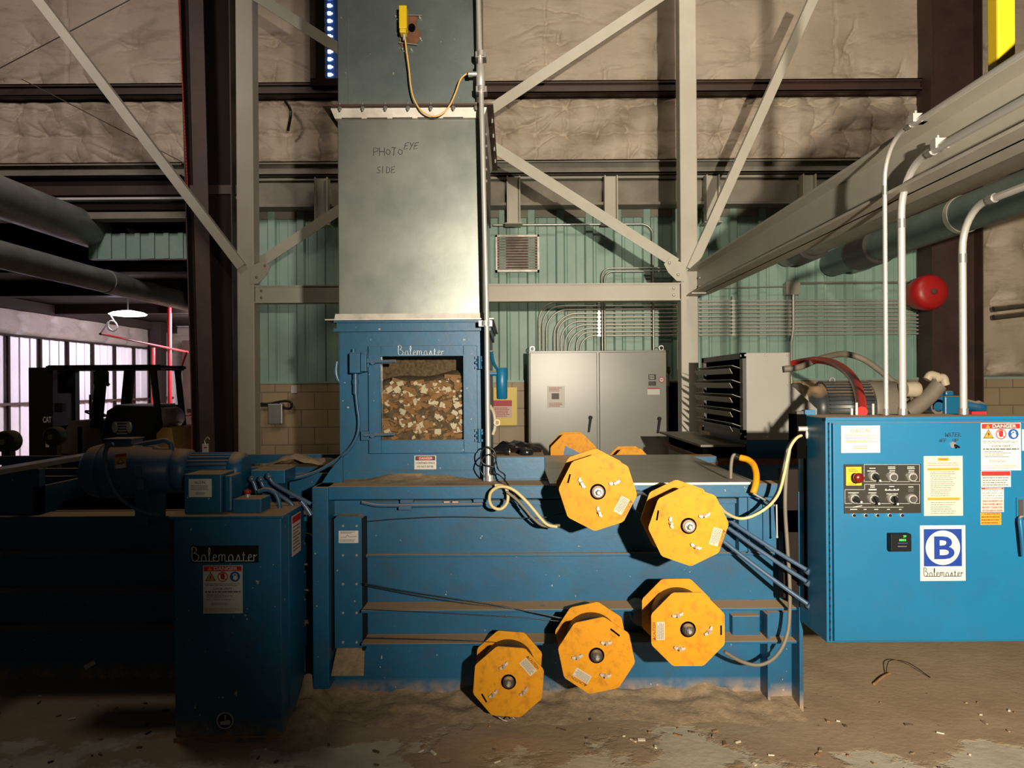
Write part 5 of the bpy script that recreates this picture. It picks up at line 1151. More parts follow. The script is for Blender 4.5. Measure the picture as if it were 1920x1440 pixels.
spool(1291, 986, 3.08, 0.19, -3, 'yellow octagonal wire spool furthest right of the upper pair', [(-34, -7, 80), (29, -20, -15), (12, 38, 25)], (55, 22, 107, 33, 26), (-58, -20, -80, 19))
spool(1290, 1180, 3.14, 0.22, 22.5, 'yellow octagonal wire spool with flat top directly below the upper right one', [(-20, -28, -15), (38, 2, -50), (-17, 34, 5)], (-55.6, 2.5, -90, 34, 24), (62, 2, 90, 18))
spool(1118.5, 1229, 3.18, 0.22, 11, 'yellow octagonal wire spool in the middle of the lower row', [(18, -25, 0), (-36, 1, -15), (16, 36, 5)], (-29.6, 41.3, 211.6, 33, 25), (35, -43, 38, 22))
spool(953.5, 1278.5, 3.30, 0.21, 27, 'yellow octagonal wire spool lowest and furthest left, just above the floor', [(-8, -32, -40), (-28, 21, -40), (29, 17, -45)], (40, -30.6, 49, 32, 25), (-46, 30, 60, 18), R=0.158)
for cx, cy, oc, lab in ((1075, 856, 22.5, 'yellow octagonal wire spool on the far side, rising behind the deck plate'), (1184, 884, 22.5, 'yellow octagonal wire spool on the far side, only its top showing behind the deck plate')):
    t, f = spool(cx, cy, 5.22, 0.2, oc, lab, [], None, None, R=0.165, back=True)
    m = MB(); fb = front(P(cx, cy, 5.22).x, P(cx, cy, 5.22).z, 5.219); m.poly(fb, [(-0.085, -0.09), (-0.055, 0.075), (0.05, 0.02), (0.075, -0.09)], 0, 0.001, M['blue_bare']); m.build('cutout', t)
# hanging grey brake shoes between spools
for i, (px, py, d_) in enumerate(((1204, 945, 3.42), (1203, 1158, 3.5))):
    c = P(px, py, d_); m = MB(); m.lathe((c.x, d_, c.z), (c.x, YF-0.001, c.z), [(0, 0.04), (0.02, 0.045), (YF-0.001-d_, 0.045)], M['steelblue'] if i == 0 else M['gunmetal'], 24); m.build('axle_drum', label=('grey blue round drum on the baler side between the two upper spools', 'dark round drum on the baler side between the lower middle and right spools')[i], cat='drum')
# black baling wires
wires = [([(684, 978), (760, 972), (840, 969), (930, 970), (1010, 971), (1060, 962)], 3.60, 'uppermost, slack along the top panel'), ([(684, 1094), (760, 1108), (850, 1122), (940, 1136), (1000, 1148), (1060, 1160)], 3.44, 'sloping down right to the middle spool, the upper of two'),
         ([(684, 1097), (780, 1116), (880, 1132), (960, 1141), (1058, 1161)], 3.47, 'sloping down right to the middle spool, the lower of two'), ([(684, 1143), (800, 1148), (900, 1154), (1000, 1160), (1060, 1166)], 3.46, 'long straight one just under the wide dusty ledge'), ([(686, 1197), (780, 1199), (880, 1202), (940, 1205)], 3.50, 'lowest, running to the bottom left spool')]
for pts, d_, lab in wires:
    m = MB(); m.tube([P(x, y, d_) for x, y in pts], 0.0022, M['wire'], 6); m.build('baling_wire', label='thin black baling wire, '+lab, cat='wire', group='baling wires')
m = MB(); m.tube([P(x, y, 3.30) for x, y in ((935, 1345), (950, 1352), (962, 1346), (968, 1352))], 0.003, M['galv_dull'], 6); m.build('wire_clip', label='small bent wire clip on the floor under the bottom left spool', cat='wire')

# ================================================================== RIGHT END: hoses, lever, conduits
def flexline(pts, r, mt, name, lab, n=10):
    m = MB(); m.tube([P(x, y, d) for x, y, d in pts], r, mt, n); return m.build(name, label=lab, cat='hose' if 'hose' in name else 'cable' if 'cable' in name else 'conduit')
cb = [(1507, 815, 3.42), (1494, 821, 3.38), (1482, 838, 3.36), (1476, 862, 3.36), (1470, 890, 3.36), (1460, 925, 3.38), (1440, 950, 3.4), (1410, 968, 3.4), (1385, 972, 3.4), (1362, 962, 3.35), (1350, 950, 3.3)]
flexline(cb, 0.0068, M['cream'], 'cream_cable', 'cream cable sweeping from the cabinet side down to the upper right spool')
flexline([(x-5, y+1, d+0.01) for x, y, d in cb[:8]], 0.005, M['blackgloss'], 'black_cable', 'black cable running alongside the cream cable at the cabinet side')
flexline([(1480, 845, 3.45), (1474, 890, 3.46), (1472, 950, 3.46), (1476, 1020, 3.47), (1480, 1080, 3.47), (1481, 1130, 3.47), (1478, 1180, 3.46), (1466, 1215, 3.44), (1446, 1238, 3.42), (1420, 1247, 3.42), (1390, 1240, 3.42), (1358, 1222, 3.4)], 0.0085, M['greyhose'], 'grey_hose', 'dusty grey hose hanging down the end plate and curling back to the lower right spool')
for i, (a, b) in enumerate((((1362, 972), (1512, 1068)), ((1366, 990), (1512, 1090)), ((1358, 1016), (1514, 1132)))):
    lab = ('the highest', 'the middle one', 'the lowest')[i]; pa = P(*a, 3.58); pb = P(*b, 3.40)
    t = thing('flexible_conduit', tuple(V((pb.x, pb.y, pb.z))), 'grey blue conduit sloping from the baler to the cabinet side, '+lab+' of three', 'conduit', 'three sloping conduits')
    m = MB(); m.tube([pa, pa.lerp(pb, .3)+V((0, 0, -.004)), pa.lerp(pb, .7)+V((0, 0, -.004)), pb], 0.0095, M['steelblue'], 10); m.build('pipe', t)
    m = MB(); m.tube([pb, pb+V((0.012, 0, -0.010)), pb+V((0.032, 0, -0.012))], 0.0165, M['steelblue'], 12); m.build('connector', t)
t = thing('yellow_lever', (P(1410, 920, 3.6).x, 3.66, 1.03), 'bent yellow grip handle beside the right end of the deck plate', 'lever')
m = MB(); m.tube([P(x, y, d) for x, y, d in ((1388, 858, 3.62), (1402, 862, 3.6), (1413, 872, 3.57), (1418, 890, 3.53), (1417, 908, 3.5), (1412, 925, 3.49))], 0.015, M['safety'] if 0 else M['yellow'], 12); m.build('grip', t)
m = MB(); m.tube([P(x, y, 3.64) for x, y in ((1389, 860), (1376, 853), (1371, 870), (1370, 897))], 0.008, M['greyhose'], 10); m.tube([P(1388, 859, 3.63), P(1378, 855, 3.63)], 0.013, M['blackgloss'], 10); m.build('crank', t)
m = MB(); m.tube([P(1412, 925, 3.49), P(1432, 936, 3.49), P(1452, 948, 3.5)], 0.006, M['galv_dull'], 8); m.build('rod', t)
m = MB(); m.tube([P(1456, 946, 3.5), P(1457, 1006, 3.5)], 0.004, M['galv'], 8); m.ball(P(1457, 1007, 3.5), 0.006, M['galv'], 8, 6); m.build('drop_pin', t)

# ---- control cabinet
BD = 3.2
bx0 = P(1549, 1000, BD).x; bx1 = P(1949, 1000, BD).x; bz1 = P(1700, 782, BD).z; bz0 = P(1700, 1204, BD).z
cc = thing('control_cabinet', ((bx0+bx1)/2, BD+0.15, bz0), 'bright blue control cabinet with selector switches and a large B emblem at the right', 'cabinet')
m = MB(); m.box(bx0, bx1, BD, BD+0.31, bz0, bz1, M['blue_box']); m.build('housing', cc, 0.004)
m = MB(); m.box(bx0-0.003, bx1, BD-0.01, BD, bz1-0.012, bz1+0.001, M['blue_box']); m.build('drip_edge', cc)
ddx0 = P(1563, 1000, BD-0.02).x
m = MB(); m.box(ddx0, bx1-0.01, BD-0.022, BD-0.001, bz0+0.012, bz1-0.022, M['blue_box']); m.build('door', cc, 0.004)
m = MB(); hx = P(1556, 1000, BD).x; m.cyl((hx, BD-0.008, bz0+0.01), (hx, BD-0.008, bz1-0.02), 0.006, M['blue_box'], 10)
for k_ in range(28):
    z = bz0+0.02+(bz1-bz0-0.05)*k_/27; m.box(hx-0.0065, hx-0.0035, BD-0.015, BD-0.010, z, z+0.010, M['ink'])
m.build('piano_hinge', cc)
m = MB(); m.box(bx0-0.004, bx0, BD+0.20, BD+0.235, bz0+0.08, bz1-0.13, M['void']); m.build('side_slot', cc)
m = MB(); m.box(bx0-0.07, 2.8, BD+0.31, BD+0.37, bz0+0.40, bz0+0.50, M['gunmetal']); m.box(bx0-0.07, bx0+0.03, BD+0.31, BD+0.37, bz0+0.10, bz1-0.25, M['brown_dark']); m.box(1.318, bx0+0.1, BD+0.33, BD+0.40, bz0+0.2, bz0+0.3, M['gunmetal']); m.box(2.7, 2.8, BD+0.31, BD+0.40, 0, bz0+0.50, M['blue']); m.build('mounting_frame', cc)
DF = BD-0.023
lp = lambda *a, **k: label_plate(cc, *a, **k)
lp((1577, 798, 1650, 849), DF, 'rating_label', M['white'], name_label('VULALCO, INC.', M['fade'], 12), label='large white rating label')
lp((1732, 855, 1805, 967), DF, 'instruction_sheet', M['paper'], lambda m, fr, w, h, t: ([m.quad(fr, -w*a, w*a, h*b, h*c_, t+.0005, M['orange']) for a, b, c_ in ((0.28, .84, .94), (.82, .52, .60), (.82, -.48, -.39))], m.lines(fr, -w*.8, w*.8, h*.66, h*.8, 2, M['fade'], t+.0005, 1, .35, .2), m.lines(fr, -w*.65, w*.7, -h*.36, h*.5, 13, M['greyink'], t+.0005, 4, .3, .3), m.lines(fr, -w*.65, w*.7, -h*.95, -h*.52, 6, M['greyink'], t+.0005, 8, .3, .3), m.text(fr, 'WARNING', 0, h*.89, h*.05, M['brownink'], t+.001, w*.42)), label='cream instruction sheet with orange bands')
lp((1839, 793, 1914, 882), DF, 'danger_label', M['white'], danger, label='white danger lock-out label with three pictograms')
lp((1839, 883, 1895, 913), DF, 'warning_label', M['white'], header_label('WARNING', mat('bright red print', (0.75, 0.02, 0.015, 1), 0.5), M['redink'], [], M['greyink'], 0.30, 4), label='white label with a red warning band')
lp((1839, 914, 1882, 936), DF, 'danger_label', M['white'], header_label('DANGER', M['redink'], M['white'], ['LOCK NO. 11', 'IN FRONT OF', 'TURN ON', 'STAY CLEAR'], M['greyink'], 0.16), label='small danger label')
lp((1839, 936, 1882, 960), DF, 'notice_label', M['pink'], header_label('', M['pink'], M['redink'], ['AREA IN FRONT OF', 'THIS PANEL MUST', 'BE KEPT CLEAR FOR', '36" FOR 600V & UNDER'], M['redink'], 0.02), label='pink keep clear notice')
lp((1838, 961, 1877, 984), DF, 'caution_label', M['orange'], header_label('CAUTION', M['orange'], M['ink'], [], M['brownink'], 0.19, 3), label='orange caution label')
lp((1916, 805, 1945, 845), DF, 'edge_label', M['white'], label='white label at the cabinet edge')
# emblem
def emblem(m, fr, w, h, t):
    m.quad(fr, -w*.84, w*.84, -h*.475, h*.87, t+.0005, M['royal']); yb = h*.197
    m.disc(fr, 0, yb, w*.76, t+.0005, t+.001, M['white'], 48)
    m.text(fr, 'B', w*0.06, yb, w*0.98, M['royal'], t+.0016, w*.90)
    script_word(m, fr, -w*.86, -h*.83, w*1.75, M['ink'], 0.08, t+.0008)
lp((1725, 985, 1810, 1089), DF, 'emblem_plate', M['white'], emblem, label='white plate with blue B emblem and script name')
# operator panel
x0, x1, z0, z1 = rect(1582, 870, 1726, 962, DF); op = MB(); op.box(x0, x1, DF-0.004, DF, z0, z1, M['panel']); fr = front(0, 0, DF-0.004)
def pp(px, py): q = P(px, py, DF-0.004); return q.x, q.z
def pline(pts):
    for a, b in zip(pts[:-1], pts[1:]):
        (xa_, za_), (xb_, zb_) = pp(*a), pp(*b); op.bar((xa_, DF-0.0045, za_), (xb_, DF-0.0045, zb_), 0.0015, 0.001, M['greyink'] if 0 else M['silver'], up=(0, -1, 0))
pline([(1620, 871), (1724, 871), (1724, 903), (1620, 903), (1620, 871)]); pline([(1724, 908), (1621, 908), (1621, 918), (1584, 918), (1584, 944), (1724, 944), (1724, 908)]); pline([(1584, 951), (1694, 951)])
for (px, py, w_, n_) in ((1636, 878, 12, 1), (1672, 877, 14, 2), (1708, 877, 14, 2), (1673, 884, 11, 2), (1709, 884, 11, 2), (1634, 883, 16, 1), (1636, 912, 9, 2), (1672, 912, 10, 1), (1708, 913, 10, 1), (1600, 924, 20, 1), (1636, 924, 16, 1), (1671, 919, 24, 1), (1673, 926, 22, 1), (1601, 955, 14, 1), (1622, 955, 6, 1), (1643, 955, 8, 1), (1666, 955, 6, 1), (1688, 955, 5, 1)):
    a, b = pp(px, py); k = DF/F; op.lines(fr, a-w_*k/2, a+w_*k/2, b-n_*1.5*k, b+n_*1.5*k, n_, M['silver'], 0.0008, px, 0.55, 0.05)
a, b = pp(1636, 918); op.pbox(fr, a-0.016, a+0.016, b-0.0028, b+0.0028, 0, 0.001, M['silver']); a, b = pp(1708, 919); op.pbox(fr, a-0.012, a+0.012, b-0.008, b+0.008, 0, 0.001, M['gunmetal'])
for px in (1661, 1668, 1677, 1684): a, b = pp(px, 918); op.disc(fr, a, b, 0.0035, 0, 0.001, M['silver'], 10)
a, b = pp(1608, 949); op.bar((a-0.02, DF-0.005, b-0.004), (a+0.018, DF-0.005, b+0.002), 0.003, 0.001, M['silver'], up=(0, -1, 0))
opn = op.build('operator_panel', cc, label='black operator panel with two rows of switches')
x0, x1, z0, z1 = rect(1585, 875, 1614, 910, DF); m = MB(); m.box(x0, x1, DF-0.008, DF-0.004, z0, z1, M['safety']); fr2 = front((x0+x1)/2, (z0+z1)/2, DF-0.008)
m.lines(fr2, -0.022, 0.022, 0.018, 0.032, 2, M['brownink'], 0.0006, 2); m.lines(fr2, -0.026, 0.026, -0.036, -0.026, 2, M['brownink'], 0.0006, 3); m.build('stop_plate', opn, 0.001, label='yellow emergency stop plate')
a, b = pp(1602, 894); m = MB(); m.lathe((a, DF-0.008, b), (a, DF-0.1, b), [(0, 0.017), (0.012, 0.017), (0.013, 0.012), (0.025, 0.012), (0.027, 0.020), (0.040, 0.021), (0.046, 0.016), (0.048, 0.006)], mat('dark red knob', (0.14, 0.008, 0.006, 1), 0.25), 24); m.build('stop_button', opn, label='dark red stop button')
def knob(px, py, push=False, ang=-30):
    a, b = pp(px, py); m = MB(); y_ = DF-0.004
    m.lathe((a, y_, b), (a, y_-1, b), [(0, 0.021), (0.006, 0.021), (0.010, 0.018), (0.013, 0.018)], M['chrome'], 24)
    if push: m.lathe((a, y_-0.012, b), (a, y_-1, b), [(0, 0.0125), (0.006, 0.0125), (0.007, 0.011)], M['gunmetal'], 20)
    else:
        m.lathe((a, y_-0.012, b), (a, y_-1, b), [(0, 0.014), (0.012, 0.0135)], M['black'], 20); q = front(a, b, y_-0.024).rot(-ang); m.pbox(q, -0.005, 0.005, -0.019, 0.015, 0, 0.011, M['black']); m.pbox(q, -0.0035, 0.0035, -0.021, -0.013, 0.009, 0.013, M['white'])
    m.build('push_button' if push else 'selector_knob', opn)
for px, py, pu, an in ((1638, 893, 0, 35), (1673, 894, 1, 0), (1709, 894, 1, 0), (1601, 935, 0, 60), (1637, 935, 0, 25), (1673, 935, 0, 15), (1709, 935, 1, 0)): knob(px, py, bool(pu), an)
for px in (1600, 1622, 1644, 1667, 1690):
    q = P(px, 966, DF); m = MB(); m.lathe((q.x, DF, q.z), (q.x, DF-1, q.z), [(0, 0.0085), (0.005, 0.0085), (0.006, 0.006)], M['chrome'], 16); m.lathe((q.x+0.001, DF-0.005, q.z), (q.x, DF-1, q.z), [(0, 0.006), (0.005, 0.005), (0.007, 0.002)], M['black'], 12); m.build('indicator_lamp', cc)
x0, x1, z0, z1 = rect(1667, 1000, 1706, 1033, DF-0.02); m = MB(); m.box(x0, x1, DF-0.035, DF, z0, z1, M['black']); tc = m.build('temperature_controller', cc, 0.004, label='black digital temperature controller')
f5 = front(0, 0, DF-0.036); m = MB(); q = P(1695, 1005, DF-0.03); m.text(f5, '29', q.x, q.z, 0.008, M['led'], 0.0005, 0.012); q = P(1691, 1012, DF-0.03); m.text(f5, '8852', q.x, q.z, 0.008, M['led'], 0.0005, 0.028); q = P(1691, 1018, DF-0.03); m.quad(f5, q.x-0.02, q.x+0.02, q.z-0.001, q.z+0.0015, 0.0005, M['signblue']); q = P(1691, 1024, DF-0.03); m.lines(f5, q.x-0.02, q.x+0.02, q.z-0.004, q.z+0.004, 1, M['greyink'], 0.0005, 7); m.build('display', tc, label='green digits')
q = P(1772, 819, DF); strokes(cc, 'WATER', q.x, q.z, 0.017, 'hand_lettering', 'WATER in marker pen', f=front(0, 0, DF), r=0.0013, wk=0.8, slant=0.1); q = P(1761, 829, DF); strokes(cc, 'OFF', q.x, q.z, 0.014, 'hand_lettering', 'OFF in marker pen', f=front(0, 0, DF), r=0.0013, wk=0.75); q = P(1787, 829, DF); strokes(cc, 'UP', q.x, q.z, 0.014, 'hand_lettering', 'UP in marker pen', f=front(0, 0, DF), r=0.0013, wk=0.8)
q = P(1787, 834, DF); m = MB(); m.lathe((q.x, DF, q.z), (q.x, DF-1, q.z), [(0, 0.013), (0.004, 0.013), (0.006, 0.007), (0.012, 0.006)], M['chrome'], 18); m.tube([(q.x, DF-0.012, q.z), (q.x+0.008, DF-0.03, q.z-0.008)], 0.005, M['blackgloss'], 8); m.build('toggle_switch', cc, label='chrome toggle switch')
# handle at right
q = P(1911, 955, DF); m = MB(); m.box(q.x-0.014, q.x+0.016, DF-0.006, DF, q.z-0.05, q.z+0.05, M['blue_box']); m.box(q.x-0.008, q.x+0.012, DF-0.007, DF-0.005, q.z-0.038, q.z+0.042, M['gunmetal']); q2 = P(1905, 1015, DF)
m.tube([(q.x+0.01, DF-0.015, P(0, 982, DF).z), (q.x-0.016, DF-0.03, P(0, 984, DF).z), (q.x-0.014, DF-0.035, P(0, 1010, DF).z), (q.x-0.004, DF-0.03, P(0, 1052, DF).z)], 0.009, M['blue_bare'], 10); m.build('door_handle', cc, label='blue paint worn pull handle')
m = MB(); q = P(1522, 815, 3.36); m.ball((bx0-0.002, 3.40, q.z-0.002), 0.014, M['white'], 8, 6, sc=(0.4, 1, 1.4)); m.build('foam_blob', cc)
m = MB(); m.cyl((bx0-0.04, 3.40, P(0, 815, 3.36).z), (bx0, 3.40, P(0, 815, 3.36).z), 0.011, M['zinc'], 12); m.build('cable_gland', cc)
m = MB(); m.box(bx0-0.045, bx0-0.002, 3.40, 3.5, bz1-0.19, bz1+0.005, M['void']); m.build('side_bracket', cc)
m = MB(); m.box(bx0-0.03, bx0+0.05, 3.44, 3.5, bz1+0.002, bz1+0.018, M['gunmetal']); m.box(bx0+0.0, bx0+0.045, 3.42, 3.46, bz1+0.002, bz1+0.024, M['blue_box']); m.build('corner_lug', cc)
# conduits out of the cabinet top
for i, (px, r_, zt, rb, lab) in enumerate(((1661, 0.0095, 2.545, 0.17, 'thinnest and leftmost'), (1692, 0.0155, 2.43, 0.20, 'thick middle'), (1806, 0.0155, 0, 0.17, 'thick right-hand'))):
    q = P(px, 700, 3.36); X_ = q.x; yv = 3.36
    ztop = zt if zt else H+0.378*X_
    t = thing('cabinet_conduit', (X_, yv, bz1), lab+' upright metal conduit rising from the control cabinet top', 'conduit', 'conduits on the control cabinet')
    m = MB(); m.tube(elbowed([(X_, yv, bz1+0.002), (X_, yv, ztop), (X_, 0.9, ztop)], rb), r_, M['galv'], 14, curve=False); m.build('pipe', t)
    m = MB(); m.cyl((X_, yv, bz1+0.002), (X_, yv, bz1+0.03), r_*1.35, M['galv_dull'], 8); m.build('connector', t)
    m = MB(); m.cyl((X_, yv-rb-0.02, ztop), (X_, yv-rb-0.06, ztop), r_*1.25, M['galv_dull'], 12); m.cyl((X_, yv, ztop-rb-0.06), (X_, yv, ztop-rb-0.02), r_*1.15, M['galv_dull'], 12); m.build('coupling', t)
    if i < 2: m = MB(); m.box(X_-0.02, X_+0.04, yv-rb-0.11, yv-rb-0.07, ztop-0.004, ztop+r_+0.02, M['galv']); m.cyl((X_, yv-rb-0.09, ztop+r_), (X_, yv-rb-0.09, ztop+r_+0.035), 0.006, M['chrome'], 8); m.build('beam_clamp', t)
for i, px in enumerate((1597, 1606, 1637)):
    q = P(px, 770, 3.42); m = MB(); m.cyl((q.x, 3.42, bz1+0.001), (q.x, 3.42, bz1+(0.03, 0.055, 0.05)[i]), 0.006, M['zinc'], 10); m.build('stud_bolt', label='small metal stud on the cabinet top beside the red hose, '+('leftmost', 'tall middle one', 'right of the hose')[i], cat='bolt', group='studs on the cabinet top')
m = MB(); q = P(1832, 775, 3.42); m.box(q.x-0.035, q.x+0.03, 3.40, 3.44, bz1+0.001, bz1+0.013, M['red']); m.build('red_block', label='small dark red block on the cabinet top right of the thick conduit', cat='block')

# ================================================================== COOLER AND POWER UNIT behind the deck
qd = 5.3
fx0, fx1, fz0, fz1 = rect(1394, 661, 1483, 825, qd)
ck = thing('oil_cooler', ((fx0+fx1)/2, qd+0.5, fz0), 'grey boxy oil cooler with five dark louvers facing left, on a blue stand', 'cooler')
DL = 1.15
m = MB(); m.box(fx0+0.02, fx1, qd, qd+DL, fz0, fz1, M['cooler']); m.build('casing', ck, 0.004)
m = MB(); fr = front(fx1, 0, qd); a = P(1483, 721, qd).z; b = P(1532, 767, qd); m.poly(front(0, 0, qd), [(fx1, a), (b.x, b.z), (b.x, b.z-0.06), (fx1, fz0)], -0.25, 0.0, M['cooler']); m.build('cowl', ck)
m = MB(); e = 0.07
for (ya, yb, za_, zb_) in ((qd, qd+e, fz0, fz1), (qd+DL-e, qd+DL, fz0, fz1), (qd, qd+DL, fz0, fz0+e), (qd, qd+DL, fz1-0.04, fz1)): m.box(fx0-0.004, fx0+0.02, ya, yb, za_, zb_, M['gunmetal'])
m.build('louver_frame', ck)
m = MB(); m.box(fx0+0.019, fx0+0.022, qd+e, qd+DL-e, fz0+e, fz1-0.04, M['void']); m.build('louver_opening', ck)
for k_ in range(5):
    z = fz1-0.085-k_*0.101; m = MB()
    m.obox((fx0-0.028, qd+DL/2, z-0.012), (0.034, 0, -0.012), (0, DL/2-0.06, 0), (0.0005, 0, 0.0018), M['louver']); m.obox((fx0-0.068, qd+DL/2, z-0.040), (0.010, 0, -0.018), (0, DL/2-0.06, 0), (0.0018, 0, 0.0008), M['louver']); m.build('louver_blade', ck)
for px, py in ((1397, 666), (1435, 666), (1476, 666), (1397, 819), (1438, 819), (1478, 722), (1478, 760), (1479, 817)):
    q = P(px, py, qd); m = MB(); m.bolt((q.x, qd, q.z), (0, -1, 0), 0.009, M['chrome']); m.build('bolt', ck)
for y_, z_ in ((qd+0.035, fz0+0.04), (qd+0.035, fz1-0.02), (qd+DL-0.05, fz0+0.04)): m = MB(); m.bolt((fx0-0.004, y_, z_), (-1, 0, 0), 0.009, M['chrome']); m.build('bolt', ck)
x0, x1, z0, z1 = rect(1401, 826, 1480, 862, qd+0.02)
m = MB(); m.box(x0, x1+0.05, qd+0.03, qd+1.0, z0, fz0, M['blue_box']); m.build('stand', ck)
pu = thing('power_unit_frame', (1.9, 5.9, 0), 'dark dusty steel frame carrying the cooler behind the deck', 'frame')
m = MB(); m.box(1.33, 3.4, 5.2, 6.8, 0.94, 0.975, M['rust']); m.build('top_plate', pu)
m = MB(); m.box(1.36, 3.4, 5.25, 6.7, 0.0, 0.94, M['blue_bare']); m.build('tank', pu)
m = MB(); m.box(1.31, 1.62, 5.35, 6.85, fz0-0.05, fz0-0.035, M['grey_dark']); m.box(1.36, 1.56, 5.5, 6.6, 0.975, fz0-0.05, M['void']); m.build('shelf', pu)
# big motor on the right
bm = thing('pump_motor', (2.45, 5.6, 0.97), 'dark finned pump motor behind the control cabinet', 'motor')
c0 = P(1480, 762, 5.55); c1 = P(1700, 762, 5.55); kk = 5.55/F; cz3 = P(1580, 765, 5.55).z
m = MB(); m.lathe((c0.x, 5.6, cz3), (c1.x, 5.6, cz3), [(0, 25*kk), (4*kk, 40*kk), (34*kk, 44*kk), (36*kk, 40*kk), (60*kk, 42*kk), (62*kk, 46*kk), (150*kk, 46*kk)], M['motor'], 36); m.build('stator_body', bm)
m = MB()
for i in range(40):
    a = 2*pi*i/40; dv = V((0, cos(a), sin(a))); m.obox(V((c0.x+104*kk, 5.6, cz3))+dv*48*kk, (42*kk, 0, 0), dv*3*kk, dv.cross(V((1, 0, 0)))*0.8*kk, M['motor'])
m.build('cooling_fins', bm)
m = MB(); m.lathe((c0.x, 5.6, cz3), (c1.x, 5.6, cz3), [(148*kk, 50*kk), (158*kk, 52*kk), (162*kk, 51*kk), (200*kk, 50*kk), (215*kk, 40*kk), (220*kk, 20*kk)], M['pipe_beige'], 36); m.build('fan_cowl', bm)
m = MB(); m.lathe((c0.x, 5.6, cz3), (c1.x, 5.6, cz3), [(12*kk, 42*kk), (14*kk, 48*kk), (24*kk, 48*kk), (26*kk, 42*kk)], M['pvc'], 36); m.build('clamp_band', bm)
m = MB(); q = P(1571, 713, 5.5); m.ring(Fr((q.x, 5.6, cz3+52*kk)), 0, 0, 0.014, 0.022, -0.005, 0.005, M['chrome'], 16); m.build('lifting_eye', bm)
m = MB(); m.box(c0.x+0.1, c0.x+0.55, 5.45, 5.75, 0.976, cz3-0.12, M['motor']); m.build('feet', bm)
flexline([(1478, 684, 5.62), (1500, 679, 5.5), (1530, 675, 5.25), (1560, 680, 4.9), (1585, 694, 4.5), (1603, 715, 4.1), (1612, 742, 3.7), (1616, 772, 3.42)], 0.024, M['redhose'], 'red_hose', 'thick red hose arching from the cooler down to the cabinet top', 16)
flexline([(1470, 692, 5.25), (1500, 688, 5.25), (1540, 672, 5.4), (1580, 664, 5.6), (1615, 672, 5.6), (1650, 695, 5.6), (1690, 728, 5.6), (1725, 745, 5.6)], 0.022, M['greyhose'], 'grey_hose', 'dark grey hose arching behind the red hose', 14)
flexline([(1700, 775, 5.3), (1725, 758, 5.3), (1745, 740, 5.3), (1760, 722, 5.3)], 0.055, M['greyhose'], 'grey_hose', 'wide dusty grey hose rising right between the upright conduits', 16)
for i, (pa, pb, pc) in enumerate((((1738, 712), (1745, 703), (1758, 706)), ((1752, 712), (1768, 708), (1773, 722)))):
    m = MB(); m.tube([P(*q, 5.35) for q in (pa, pb, pc)], 0.028, M['pvc'], 14); m.build('pipe_elbow', label=('cream pipe elbow on the left at the top of the wide grey hose', 'cream pipe elbow on the right at the top of the wide grey hose')[i], cat='elbow')
m = MB(); q = P(1708, 730, 5.3); m.lathe((q.x-0.04, 5.3, q.z), (q.x+0.06, 5.3, q.z), [(0, 0.05), (0.06, 0.055), (0.09, 0.05), (0.1, 0.04)], M['pvc'], 20); m.build('filter_cap', label='cream round filter cap between the thin and thick conduits', cat='filter')
m = MB(); q = P(1757, 763, 5.3); m.ring(Fr((q.x, 5.3, q.z)), 0, 0, 0.035, 0.052, -0.1, 0.02, M['greyhose'], 24); m.disc(Fr((q.x, 5.3, q.z)), 0, 0, 0.034, -0.08, 0.0, M['gunmetal'], 24); m.box(q.x-0.03, q.x+0.03, 5.3, 5.38, 0.976, q.z-0.045, M['gunmetal']); m.build('pipe_end', label='open round grey pipe end behind the cabinet top', cat='pipe')
pv = thing('hydraulic_valve', (P(1790, 770, 5.3).x, 5.3, 0.976), 'bright blue hydraulic valve block behind the right conduit', 'valve')
m = MB(); x0, x1, z0, z1 = rect(1764, 742, 1800, 776, 5.3); m.box(x0, x1, 5.25, 5.4, 0.977, z1, M['blue_box']); m.build('block', pv, 0.01)
m = MB(); x0, x1, z0, z1 = rect(1740, 735, 1764, 770, 5.32); m.box(x0, x1, 5.28, 5.4, z0, z1, M['blue_bare']); x0, x1, z0, z1 = rect(1770, 733, 1786, 742, 5.3); m.box(x0, x1, 5.28, 5.36, z0, z1, M['blue_box']); m.build('solenoid', pv, 0.01)
m = MB(); a = P(1800, 757, 5.3); b = P(1848, 765, 5.3); m.lathe((a.x, 5.3, a.z), (b.x, 5.3, b.z), [(0, 0.03), (0.03, 0.04), (0.10, 0.035), (0.12, 0.045), (0.17, 0.03)], M['blue_bare'], 20); m.build('spool_end', pv)

